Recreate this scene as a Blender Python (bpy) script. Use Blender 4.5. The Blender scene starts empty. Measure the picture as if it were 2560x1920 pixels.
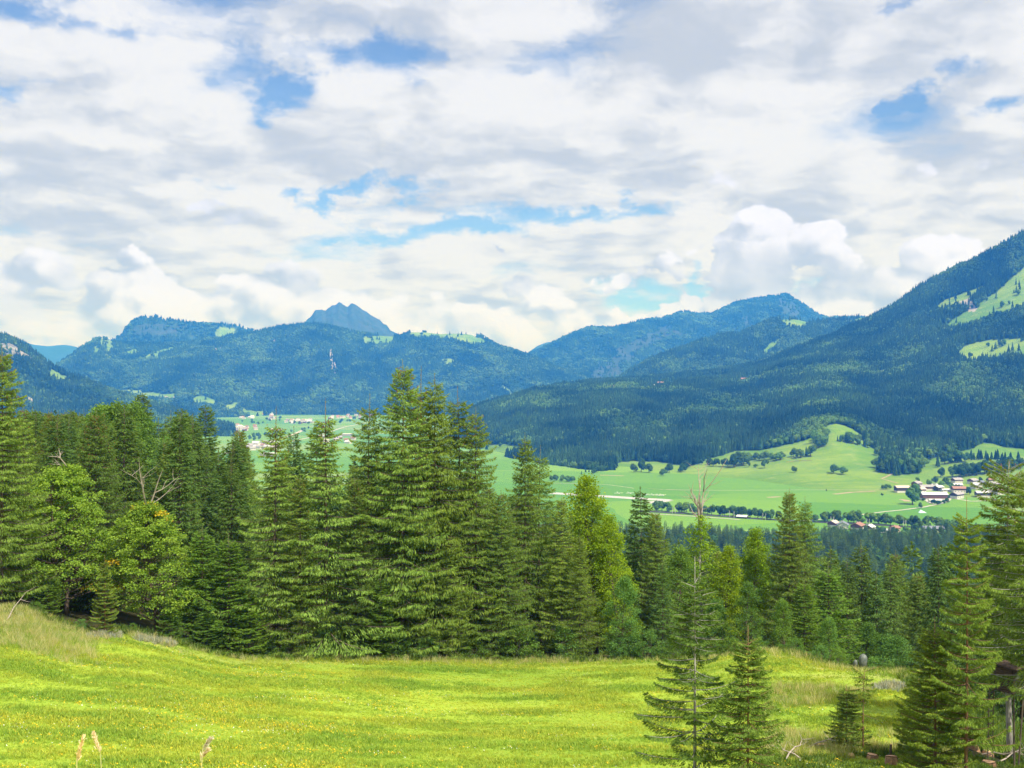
import bpy, math, random
import numpy as np
from mathutils import Vector

random.seed(7)
RNG = np.random.default_rng(7)
SC = bpy.context.scene
COL = SC.collection

# ------------------------------------------------------------------ camera, sky, sun, exposure
F = 2745.0            # focal length in photograph pixels (2560 wide)
CAMZ = 200.0          # eye height above the valley floor
cam_data = bpy.data.cameras.new('camera')
cam_data.sensor_width = 36.0
cam_data.lens = 36.0 * F / 2560.0
cam_data.clip_start = 0.1
cam_data.clip_end = 90000.0
cam = bpy.data.objects.new('camera', cam_data)
COL.objects.link(cam)
cam.location = (0, 0, CAMZ)
cam.rotation_euler = (math.radians(90), 0, 0)
SC.camera = cam

SUN_EL = math.radians(54)
SUN_DIR = Vector((math.cos(SUN_EL) * math.cos(math.radians(-50)), math.cos(SUN_EL) * math.sin(math.radians(-50)), math.sin(SUN_EL)))
sun_data = bpy.data.lights.new('sun', 'SUN')
sun_data.energy = 4.6
sun_data.angle = math.radians(0.53)
sun_data.color = (1.0, 0.955, 0.88)
sun = bpy.data.objects.new('sun', sun_data)
COL.objects.link(sun)
sun.location = (300, -200, 600)
sun.rotation_euler = (-SUN_DIR).to_track_quat('-Z', 'Y').to_euler()

SC.view_settings.view_transform = 'Standard'
SC.view_settings.look = 'None'
SC.view_settings.gamma = 1.0
SC.view_settings.use_curve_mapping = False
SC.view_settings.exposure = 0.62

SC.render.engine = 'CYCLES'
cy = SC.cycles
cy.max_bounces = 5
cy.diffuse_bounces = 2
cy.glossy_bounces = 1
cy.transmission_bounces = 3
cy.volume_bounces = 0
cy.transparent_max_bounces = 4
cy.caustics_reflective = False
cy.caustics_refractive = False
cy.use_denoising = True
cy.denoising_prefilter = 'ACCURATE'
cy.sample_clamp_indirect = 4.0

world = bpy.data.worlds.new('World')
SC.world = world
world.use_nodes = True
world.cycles.sampling_method = 'NONE'
WT = world.node_tree
WT.nodes.clear()


class G:
    """tiny helper to write node maths as expressions"""
    def __init__(self, tree):
        self.t = tree

    def n(self, kind, **kw):
        nd = self.t.nodes.new(kind)
        for k, v in kw.items():
            setattr(nd, k, v)
        return nd

    def put(self, sock, v):
        if isinstance(v, bpy.types.NodeSocket):
            self.t.links.new(v, sock)
        else:
            sock.default_value = v

    def m(self, op, a, b=0.0, c=0.0, clamp=False):
        nd = self.n('ShaderNodeMath', operation=op, use_clamp=clamp)
        self.put(nd.inputs[0], a)
        self.put(nd.inputs[1], b)
        self.put(nd.inputs[2], c)
        return nd.outputs[0]

    def add(self, a, b): return self.m('ADD', a, b)
    def sub(self, a, b): return self.m('SUBTRACT', a, b)
    def mul(self, a, b): return self.m('MULTIPLY', a, b)
    def div(self, a, b): return self.m('DIVIDE', a, b)
    def mad(self, a, b, c): return self.m('MULTIPLY_ADD', a, b, c)

    def ss(self, v, a, b, lo=0.0, hi=1.0):
        nd = self.n('ShaderNodeMapRange', interpolation_type='SMOOTHSTEP')
        self.put(nd.inputs['Value'], v)
        self.put(nd.inputs['From Min'], a)
        self.put(nd.inputs['From Max'], b)
        self.put(nd.inputs['To Min'], lo)
        self.put(nd.inputs['To Max'], hi)
        return nd.outputs[0]

    def lin(self, v, a, b, lo=0.0, hi=1.0):
        nd = self.n('ShaderNodeMapRange')
        self.put(nd.inputs['Value'], v)
        self.put(nd.inputs['From Min'], a)
        self.put(nd.inputs['From Max'], b)
        self.put(nd.inputs['To Min'], lo)
        self.put(nd.inputs['To Max'], hi)
        return nd.outputs[0]

    def vec(self, x, y, z):
        nd = self.n('ShaderNodeCombineXYZ')
        for i, v in enumerate((x, y, z)):
            self.put(nd.inputs[i], v)
        return nd.outputs[0]

    def sep(self, v):
        nd = self.n('ShaderNodeSeparateXYZ')
        self.put(nd.inputs[0], v)
        return nd.outputs

    def vadd(self, a, b):
        nd = self.n('ShaderNodeVectorMath', operation='ADD')
        self.put(nd.inputs[0], a)
        self.put(nd.inputs[1], b)
        return nd.outputs[0]

    def vmul(self, a, b):
        nd = self.n('ShaderNodeVectorMath', operation='MULTIPLY')
        self.put(nd.inputs[0], a)
        self.put(nd.inputs[1], b)
        return nd.outputs[0]

    def noise(self, v, scale, detail=4.0, rough=0.5, dist=0.0, lac=2.0, color=False):
        nd = self.n('ShaderNodeTexNoise', noise_dimensions='3D')
        self.put(nd.inputs['Vector'], v)
        self.put(nd.inputs['Scale'], scale)
        self.put(nd.inputs['Detail'], detail)
        self.put(nd.inputs['Roughness'], rough)
        self.put(nd.inputs['Distortion'], dist)
        self.put(nd.inputs['Lacunarity'], lac)
        return nd.outputs['Color' if color else 'Fac']

    def voro(self, v, scale, detail=0.0, rough=0.5, feature='F1'):
        nd = self.n('ShaderNodeTexVoronoi', voronoi_dimensions='3D', feature=feature)
        self.put(nd.inputs['Vector'], v)
        self.put(nd.inputs['Scale'], scale)
        if 'Detail' in nd.inputs:
            self.put(nd.inputs['Detail'], detail)
            self.put(nd.inputs['Roughness'], rough)
        return nd.outputs

    def mix(self, f, a, b, blend='MIX'):
        nd = self.n('ShaderNodeMix', data_type='RGBA', blend_type=blend)
        self.put(nd.inputs[0], f)
        for s, v in ((nd.inputs[6], a), (nd.inputs[7], b)):
            if isinstance(v, tuple) and len(v) == 3:
                v = (*v, 1.0)
            self.put(s, v)
        return nd.outputs[2]

    def fmix(self, f, a, b):
        nd = self.n('ShaderNodeMix', data_type='FLOAT')
        self.put(nd.inputs[0], f)
        self.put(nd.inputs[2], a)
        self.put(nd.inputs[3], b)
        return nd.outputs[0]


def build_sky():
    g = G(WT)
    d = g.n('ShaderNodeTexCoord').outputs['Generated']
    x, y, z = g.sep(d)
    h = g.m('SQRT', g.mad(x, x, g.mul(y, y)))
    h = g.m('MAXIMUM', h, 0.001)
    az = g.m('ARCTAN2', x, y)                     # 0 straight ahead, positive to the right
    el = g.div(z, h)                              # tangent of the elevation
    nis = g.n('ShaderNodeTexSky', sky_type='NISHITA')
    nis.sun_disc = False
    nis.sun_elevation = SUN_EL
    nis.sun_rotation = math.atan2(SUN_DIR.x, SUN_DIR.y)
    nis.altitude = 900
    nis.air_density = 1.0
    nis.dust_density = 0.3
    nis.ozone_density = 2.0
    blue = g.mix(1.0, nis.outputs[0], (0.74, 1.0, 1.28), 'MULTIPLY')
    q = g.vec(g.div(x, h), g.div(y, h), g.mul(el, 1.3))
    # shared ragged displacement of everything
    ragc = g.noise(q, 13.0, 5.0, 0.60, color=True)
    rag = g.vadd(ragc, (-0.5, -0.5, -0.5))
    ae = g.vadd(g.vec(az, el, 0.0), g.vmul(rag, (0.17, 0.095, 0.0)))
    def at(px, py):
        return math.atan((px - 1280) / F), (960 - py) / math.hypot(F, px - 1280)
    def blobs(lst):
        tot = None
        for px, py, rx, ry, s in lst:
            a0, e0 = at(px, py)
            v = g.n('ShaderNodeVectorMath', operation='MULTIPLY_ADD')
            g.put(v.inputs[0], ae)
            v.inputs[1].default_value = (F / rx, F / ry, 0)
            v.inputs[2].default_value = (-a0 * F / rx, -e0 * F / ry, 0)
            dt = g.n('ShaderNodeVectorMath', operation='LENGTH')
            g.put(dt.inputs[0], v.outputs[0])
            b = g.lin(dt.outputs['Value'], 1.25, 0.15, 0.0, s)
            tot = b if tot is None else g.m('MAXIMUM', tot, b)
        return tot
    # ---- high broken sheet, seen in perspective
    zz = g.add(g.m('MAXIMUM', z, 0.0), 0.17)
    sheet = g.vec(g.div(x, zz), g.div(y, zz), 0.0)
    sheet = g.vadd(sheet, g.vmul(rag, (0.20, 0.20, 0.0)))
    fine = g.noise(g.vadd(sheet, (1.7, 2.3, 0.4)), 2.0, 7.0, 0.57)
    fine2 = g.noise(g.vadd(sheet, (1.7 + 0.09, 2.3 - 0.09, 0.4)), 2.0, 5.0, 0.57)
    soft = g.noise(g.vadd(sheet, (5.2, 1.0, 0.9)), 1.25, 3.0, 0.5)
    holes = blobs(((735, 252, 140, 52, .92), (935, 150, 200, 54, .66), (30, 215, 120, 46, .8), (270, 70, 180, 46, .74), (60, 15, 160, 50, .8), (520, 185, 110, 60, .5),
                   (2230, 20, 100, 52, .9), (2370, 170, 90, 44, .66), (2500, 285, 80, 30, .75), (2248, 252, 46, 32, .75),
                   (1500, 535, 350, 40, 1.0), (1180, 575, 330, 30, .8), (760, 475, 420, 26, .8),
                   (1600, 715, 150, 46, .8), (1790, 690, 60, 46, .8)))
    cover = g.sub(g.mad(fine, 1.9, -0.20), g.mul(holes, 0.54))
    A = g.ss(cover, 0.22, 0.62)
    thick = g.ss(g.mad(soft, 0.9, g.mad(g.sub(fine2, fine), 2.0, 0.03)), 0.30, 0.74)
    colA = g.mix(thick, (1.03, 1.045, 1.13), (0.66, 0.715, 0.83))
    # ---- cumulus: billows in the lower sky
    qw = g.vadd(q, g.vmul(rag, (0.035, 0.035, 0.035)))
    def dens(v, det):
        n = g.noise(v, 7.5, det, 0.52)
        c = g.voro(v, 19.0)['Distance']
        c2 = g.voro(v, 47.0)['Distance']
        return g.mad(g.sub(0.42, c), 0.34, g.mad(g.sub(0.42, c2), 0.13, n))
    d0 = dens(qw, 6.0)
    d1 = dens(g.vadd(qw, (0.009, 0.0, 0.013)), 6.0)
    single = blobs(((1985, 615, 300, 150, .34), (2360, 640, 120, 90, .30), (620, 525, 230, 60, .22), (1210, 634, 62, 17, .40)))
    prof = g.mad(g.ss(el, 0.080, 0.165), -0.62, 0.20)
    tot = g.add(g.add(d0, g.m('MAXIMUM', prof, g.sub(single, 0.12))), g.mul(holes, -0.30))
    B = g.ss(tot, 0.50, 0.555)
    B = g.mul(B, g.ss(el, 0.205, 0.165))
    belly = blobs(((2010, 695, 280, 64, 1.0), (640, 540, 240, 50, .75), (930, 705, 100, 60, .75), (1210, 638, 70, 20, .9), (720, 690, 120, 40, .5),
                   (1050, 590, 90, 60, .5), (60, 740, 160, 90, .5), (1130, 805, 120, 30, .6), (2545, 470, 80, 70, .9)))
    lit = g.ss(g.sub(d0, d1), -0.125, 0.075)
    lit = g.mul(lit, g.mad(belly, -0.68, 1.0))
    lit = g.m('MAXIMUM', g.mad(g.sub(fine, 0.5), 0.7, lit), 0.0)
    colB = g.mix(lit, (0.62, 0.69, 0.86), (1.11, 1.135, 1.46))
    cl = g.mix(B, colA, colB)
    alpha = g.m('MAXIMUM', g.mad(A, 0.86, 0.12), B)
    CB = 7.15                                      # cloud radiance on the scale of the sky texture
    clb = g.mix(1.0, cl, (CB, CB, CB), 'MULTIPLY')
    out = g.mix(alpha, blue, clb)
    out = g.mix(g.ss(el, -0.03, 0.0), (1.2, 1.5, 1.2), out)
    bg = g.n('ShaderNodeBackground')
    g.put(bg.inputs['Color'], out)
    bg.inputs['Strength'].default_value = 0.08
    wo = g.n('ShaderNodeOutputWorld')
    WT.links.new(bg.outputs[0], wo.inputs['Surface'])


build_sky()

# ------------------------------------------------------------------ helpers
def PT(px, py, Y):
    """point at depth Y that a sight line through photograph pixel px, py meets"""
    return np.array(((px - 1280) / F * Y, Y, CAMZ + (960 - py) / F * Y))


def proj(p):
    p = np.asarray(p, float)
    yy = np.maximum(p[..., 1], 1e-3)
    return 1280 + F * p[..., 0] / yy, 960 - F * (p[..., 2] - CAMZ) / yy


_tab = np.random.default_rng(11).random((256, 256))


def vnoise(x, y):
    xi = np.floor(x).astype(int)
    yi = np.floor(y).astype(int)
    fx, fy = x - xi, y - yi
    fx = fx * fx * (3 - 2 * fx)
    fy = fy * fy * (3 - 2 * fy)
    a = _tab[xi & 255, yi & 255]
    b = _tab[(xi + 1) & 255, yi & 255]
    c = _tab[xi & 255, (yi + 1) & 255]
    d = _tab[(xi + 1) & 255, (yi + 1) & 255]
    return (a * (1 - fx) + b * fx) * (1 - fy) + (c * (1 - fx) + d * fx) * fy


def fbm(x, y, octs=5, gain=0.5):
    s, a, t = 0.0, 1.0, 0.0
    x = np.asarray(x, float)
    y = np.asarray(y, float)
    for o in range(octs):
        s = s + a * vnoise(x + 17.3 * o, y + 31.7 * o)
        t += a
        a *= gain
        x = x * 2.03
        y = y * 2.03
    return s / t


def ridged(x, y, octs=4):
    s, a, t = 0.0, 1.0, 0.0
    for o in range(octs):
        s = s + a * (1 - np.abs(2 * vnoise(x + 7.1 * o, y + 3.3 * o) - 1))
        t += a
        a *= 0.5
        x = x * 2.1
        y = y * 2.1
    return s / t


def inpoly(px, py, poly):
    res = np.zeros(np.shape(px), bool)
    n = len(poly)
    for i in range(n):
        x1, y1 = poly[i]
        x2, y2 = poly[(i + 1) % n]
        cond = ((y1 > py) != (y2 > py))
        xin = (x2 - x1) * (py - y1) / ((y2 - y1) if y2 != y1 else 1e-9) + x1
        res ^= cond & (px < xin)
    return res


def mesh_np(name, V, faces, mats=(), smooth=False, matidx=None, attrs=None):
    """faces: list of integer arrays (n,3) or (n,4)"""
    me = bpy.data.meshes.new(name)
    V = np.asarray(V, np.float32)
    faces = [np.asarray(f, np.int32) for f in faces if len(f)]
    me.vertices.add(len(V))
    me.vertices.foreach_set('co', V.ravel())
    loops = np.concatenate([f.ravel() for f in faces])
    sizes = np.concatenate([np.full(len(f), f.shape[1], np.int32) for f in faces])
    starts = np.concatenate([[0], np.cumsum(sizes)[:-1]]).astype(np.int32)
    me.loops.add(len(loops))
    me.loops.foreach_set('vertex_index', loops)
    me.polygons.add(len(sizes))
    me.polygons.foreach_set('loop_start', starts)
    me.polygons.foreach_set('loop_total', sizes)
    if matidx is not None:
        me.polygons.foreach_set('material_index', np.asarray(matidx, np.int32))
    me.polygons.foreach_set('use_smooth', np.full(len(sizes), bool(smooth)))
    for m in mats:
        me.materials.append(m)
    if attrs:
        for k, v in attrs.items():
            a = me.attributes.new(k, 'FLOAT', 'POINT')
            a.data.foreach_set('value', np.asarray(v, np.float32).ravel())
    me.update(calc_edges=True)
    return me


def link(name, data, parent=None):
    o = bpy.data.objects.new(name, data)
    COL.objects.link(o)
    if parent is not None:
        o.parent = parent
    return o


def tag(o, label=None, cat=None, group=None, kind=None):
    if label:
        o['label'] = label
    if cat:
        o['category'] = cat
    if group:
        o['group'] = group
    if kind:
        o['kind'] = kind
    return o


class MB:
    """collects boxes, tubes and free polygons into one mesh"""
    def __init__(self):
        self.V, self.T, self.Q, self.n = [], [], [], 0
        self.mt, self.mq = [], []

    def raw(self, v, quads=(), tris=(), mi=0):
        v = np.asarray(v, float)
        self.V.append(v)
        for q in quads:
            self.Q.append([i + self.n for i in q])
            self.mq.append(mi)
        for t in tris:
            self.T.append([i + self.n for i in t])
            self.mt.append(mi)
        self.n += len(v)
        return self

    def box(self, c, s, rz=0.0, mi=0, taper=1.0):
        cx, cy_, cz = c
        hx, hy, hz = s[0] / 2, s[1] / 2, s[2] / 2
        v = np.array([[sx * hx * (taper if sz > 0 else 1), sy * hy * (taper if sz > 0 else 1), sz * hz] for sz in (-1, 1) for sy in (-1, 1) for sx in (-1, 1)])
        ca, sa = math.cos(rz), math.sin(rz)
        v = np.stack([v[:, 0] * ca - v[:, 1] * sa + cx, v[:, 0] * sa + v[:, 1] * ca + cy_, v[:, 2] + cz], 1)
        return self.raw(v, [(0, 2, 3, 1), (4, 5, 7, 6), (0, 1, 5, 4), (2, 6, 7, 3), (0, 4, 6, 2), (1, 3, 7, 5)], mi=mi)

    def tube(self, pts, radii, n=6, mi=0, cap=True):
        pts = np.asarray(pts, float)
        k = len(pts)
        V = []
        for i in range(k):
            d = pts[min(i + 1, k - 1)] - pts[max(i - 1, 0)]
            d = d / (np.linalg.norm(d) + 1e-9)
            a = np.cross(d, (0, 0, 1.0) if abs(d[2]) < 0.9 else (1.0, 0, 0))
            a /= np.linalg.norm(a) + 1e-9
            b = np.cross(d, a)
            for j in range(n):
                t = 2 * math.pi * j / n
                V.append(pts[i] + radii[i] * (math.cos(t) * a + math.sin(t) * b))
        Q = [(i * n + j, i * n + (j + 1) % n, (i + 1) * n + (j + 1) % n, (i + 1) * n + j) for i in range(k - 1) for j in range(n)]
        T = []
        if cap:
            c = len(V)
            V.append(pts[-1])
            V.append(pts[0])
            T = [((k - 1) * n + j, (k - 1) * n + (j + 1) % n, c) for j in range(n)] + [(j + 0, c + 1, (j + 1) % n) for j in range(n)]
        return self.raw(V, Q, T, mi=mi)

    def mesh(self, name, mats, smooth=False):
        V = np.concatenate(self.V)
        fs = []
        if self.Q:
            fs.append(np.array(self.Q))
        if self.T:
            fs.append(np.array(self.T))
        return mesh_np(name, V, fs, mats, smooth, self.mq + self.mt)


# ------------------------------------------------------------------ materials
MATS = {}


def new_mat(name):
    m = bpy.data.materials.new(name)
    m.use_nodes = True
    m.node_tree.nodes.clear()
    MATS[name] = m
    return m, G(m.node_tree)


def finish(m, g, sh):
    o = g.n('ShaderNodeOutputMaterial')
    m.node_tree.links.new(sh, o.inputs['Surface'])


def bsdf(g, color, rough=0.8, spec=0.3, bump=None, bumpd=0.05, bumps=0.6):
    p = g.n('ShaderNodeBsdfPrincipled')
    if isinstance(color, tuple) and len(color) == 3:
        color = (*color, 1)
    g.put(p.inputs['Base Color'], color)
    g.put(p.inputs['Roughness'], rough)
    g.put(p.inputs['Specular IOR Level'], spec)
    if bump is not None:
        b = g.n('ShaderNodeBump')
        g.put(b.inputs['Height'], bump)
        b.inputs['Distance'].default_value = bumpd
        b.inputs['Strength'].default_value = bumps
        g.t.links.new(b.outputs[0], p.inputs['Normal'])
    return p.outputs[0]


def plain(name, c1, c2=None, scale=3.0, rough=0.8, spec=0.3, stretch=(1, 1, 1), bumpd=0.02, detail=5.0):
    """two-tone weathered surface"""
    m, g = new_mat(name)
    co = g.n('ShaderNodeTexCoord').outputs['Object']
    n = g.noise(g.vmul(co, stretch), scale, detail, 0.6)
    c = g.mix(g.ss(n, 0.35, 0.68), c1, c2 or tuple(v * 0.7 for v in c1))
    finish(m, g, bsdf(g, c, rough, spec, n, bumpd))
    return m


def leaf_mat(name, c_lo, c_hi, trans=0.35, rnd=0.25, far=False, warm=(1.25, 1.08, 0.7), patchy=False):
    """foliage: reflects and lets light through; each leaf has its own tint, each plant its own cast"""
    m, g = new_mat(name)
    t = g.n('ShaderNodeAttribute', attribute_name='tint').outputs['Fac'] if not far else g.noise(g.n('ShaderNodeTexCoord').outputs['Object'], 7.0, 2.0, 0.5)
    r = g.n('ShaderNodeObjectInfo').outputs['Random']
    c = g.mix(t, c_lo, c_hi)
    c = g.mix(1.0, c, g.mix(r, (1 - rnd, 1 - rnd, 1 - rnd), (1 + rnd, 1 + rnd, 1 + rnd)), 'MULTIPLY')
    r2 = g.m('FRACT', g.mul(r, 7.31))
    c = g.mix(1.0, c, g.mix(r2, (0.92, 1.0, 1.1), warm), 'MULTIPLY')
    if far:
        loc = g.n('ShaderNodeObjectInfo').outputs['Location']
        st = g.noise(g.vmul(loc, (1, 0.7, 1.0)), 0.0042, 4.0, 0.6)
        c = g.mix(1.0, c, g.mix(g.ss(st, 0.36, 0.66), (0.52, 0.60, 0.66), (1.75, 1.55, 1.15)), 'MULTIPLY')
    if patchy:
        loc = g.n('ShaderNodeObjectInfo').outputs['Location']
        st = g.noise(g.vmul(loc, (0.6, 1.3, 0.0)), 0.16, 5.0, 0.6)
        c = g.mix(1.0, c, g.mix(g.ss(st, 0.34, 0.66), (0.72, 0.86, 0.95), (1.22, 1.08, 1.15)), 'MULTIPLY')
    df = g.n('ShaderNodeBsdfDiffuse')
    g.put(df.inputs['Color'], c)
    tr = g.n('ShaderNodeBsdfTranslucent')
    g.put(tr.inputs['Color'], g.mix(1.0, c, (1.25, 1.15, 0.55), 'MULTIPLY'))
    mx = g.n('ShaderNodeMixShader')
    mx.inputs[0].default_value = trans
    g.t.links.new(df.outputs[0], mx.inputs[1])
    g.t.links.new(tr.outputs[0], mx.inputs[2])
    finish(m, g, mx.outputs[0])
    return m


SPRUCE = leaf_mat('spruce_needles', (0.092, 0.165, 0.030), (0.250, 0.350, 0.068), 0.30, 0.24, warm=(1.10, 1.04, 0.9))
SPRUCE_DARK = leaf_mat('dark_spruce_needles', (0.062, 0.130, 0.032), (0.165, 0.262, 0.058), 0.28, 0.2, warm=(1.12, 1.04, 0.9))
FIR = leaf_mat('fir_needles', (0.080, 0.175, 0.028), (0.215, 0.345, 0.052), 0.34, 0.12, warm=(1.1, 1.05, 0.85))
YOUNG = leaf_mat('young_spruce_needles', (0.105, 0.185, 0.032), (0.280, 0.380, 0.070), 0.34, 0.1, warm=(1.1, 1.05, 0.85))
MAPLE = leaf_mat('maple_leaves', (0.135, 0.255, 0.036), (0.350, 0.490, 0.072), 0.40, 0.08, warm=(1.1, 1.05, 0.85))
BEECH = leaf_mat('yellow_green_leaves', (0.150, 0.280, 0.018), (0.370, 0.490, 0.034), 0.42, 0.05, warm=(1.08, 1.03, 0.9))
GREENLEAF = leaf_mat('green_leaves', (0.075, 0.180, 0.038), (0.205, 0.350, 0.078), 0.40, 0.15, warm=(1.15, 1.05, 0.8))
SLOPESPRUCE = leaf_mat('slope_spruce_needles', (0.030, 0.072, 0.022), (0.092, 0.160, 0.038), 0.2, 0.3, warm=(1.2, 1.05, 0.85))
GOLD = leaf_mat('golden_leaves', (0.50, 0.36, 0.02), (0.78, 0.60, 0.05), 0.35, 0.05, warm=(1.1, 1.0, 0.9))
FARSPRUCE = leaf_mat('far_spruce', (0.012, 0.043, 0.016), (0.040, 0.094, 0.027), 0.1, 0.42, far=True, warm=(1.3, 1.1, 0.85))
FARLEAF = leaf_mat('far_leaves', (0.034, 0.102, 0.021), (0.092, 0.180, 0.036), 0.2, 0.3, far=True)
CONE = plain('cone_brown', (0.30, 0.13, 0.045), (0.20, 0.085, 0.03), 9.0)
BARK = plain('bark', (0.16, 0.125, 0.095), (0.08, 0.062, 0.05), 6.0, 0.9, 0.2, (1, 1, 0.25), 0.03)
BARK_RED = plain('reddish_bark', (0.27, 0.15, 0.085), (0.15, 0.085, 0.055), 7.0, 0.9, 0.2, (1, 1, 0.25), 0.03)
BARK_GREY = plain('grey_bark', (0.42, 0.40, 0.37), (0.24, 0.22, 0.20), 7.0, 0.9, 0.2, (1, 1, 0.3), 0.03)
DEADWOOD = plain('dead_wood', (0.44, 0.38, 0.33), (0.27, 0.22, 0.18), 8.0, 0.9, 0.2, (1, 1, 0.3), 0.02)


def ground_material(name, kind, rk=1.0):
    m, g = new_mat(name)
    pos = g.n('ShaderNodeNewGeometry').outputs['Position']
    mea = g.n('ShaderNodeAttribute', attribute_name='meadow').outputs['Fac']
    rock = g.n('ShaderNodeAttribute', attribute_name='rock').outputs['Fac']
    if kind == 'near':
        n1 = g.noise(pos, 0.045, 4.0, 0.55)
        n2 = g.noise(g.vmul(pos, (1, 1, 0.2)), 0.55, 5.0, 0.62)
        n3 = g.noise(pos, 5.0, 3.0, 0.6)
        gr = g.mix(g.ss(n1, 0.35, 0.65), (0.235, 0.360, 0.036), (0.325, 0.430, 0.040))
        gr = g.mix(g.mul(g.ss(n2, 0.48, 0.75), 0.55), gr, (0.380, 0.410, 0.075))
        gr = g.mix(g.mul(g.ss(n3, 0.45, 0.7), 0.45), gr, (0.150, 0.250, 0.024))
        dry = g.n('ShaderNodeAttribute', attribute_name='dry').outputs['Fac']
        gr = g.mix(g.mul(dry, g.lin(n2, 0.3, 0.7, 0.5, 1.0)), gr, (0.42, 0.37, 0.15))
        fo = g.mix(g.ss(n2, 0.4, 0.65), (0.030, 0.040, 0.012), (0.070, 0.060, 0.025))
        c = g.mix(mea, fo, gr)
        finish(m, g, bsdf(g, c, 0.95, 0.1, g.mad(n3, 0.4, n2), 0.12))
    else:
        n1 = g.noise(pos, 0.0035, 5.0, 0.55)
        n2 = g.noise(pos, 0.03, 5.0, 0.62)
        n3 = g.noise(g.vmul(pos, (1, 1, 0.35)), 0.012, 6.0, 0.68)
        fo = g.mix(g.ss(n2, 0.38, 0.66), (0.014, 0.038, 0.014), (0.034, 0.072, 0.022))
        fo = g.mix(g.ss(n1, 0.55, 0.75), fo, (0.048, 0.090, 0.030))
        n4 = g.noise(g.vmul(pos, (0.25, 1.5, 1.0)), 0.012, 6.0, 0.65)
        gr = g.mix(g.ss(n1, 0.38, 0.62), (0.105, 0.215, 0.020), (0.185, 0.280, 0.032))
        gr = g.mix(g.mul(g.ss(n4, 0.42, 0.66), 0.55), gr, (0.080, 0.190, 0.024))
        gr = g.mix(g.mul(g.ss(n2, 0.5, 0.75), 0.6), gr, (0.235, 0.295, 0.070))
        ro = g.mix(g.ss(n3, 0.35, 0.65), ((0.36 if rk == 1 else 0.050), (0.33 if rk == 1 else 0.072), (0.30 if rk == 1 else 0.062)), ((0.13, 0.14, 0.13) if rk == 1 else (0.028, 0.055, 0.034)))
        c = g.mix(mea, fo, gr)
        c = g.mix(g.ss(g.add(rock, g.mul(g.sub(n3, 0.5), 0.9)), 0.40, 0.60), c, ro)
        finish(m, g, bsdf(g, c, 0.95, 0.1, n2, 6.0 if kind == 'far' else 1.0, 0.7))
    return m


NEARGROUND = ground_material('hill_meadow_ground', 'near')
FARGROUND = ground_material('mountain_ground', 'far')
CRAGGROUND = ground_material('dark_crag_ground', 'far', 0.38)


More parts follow.
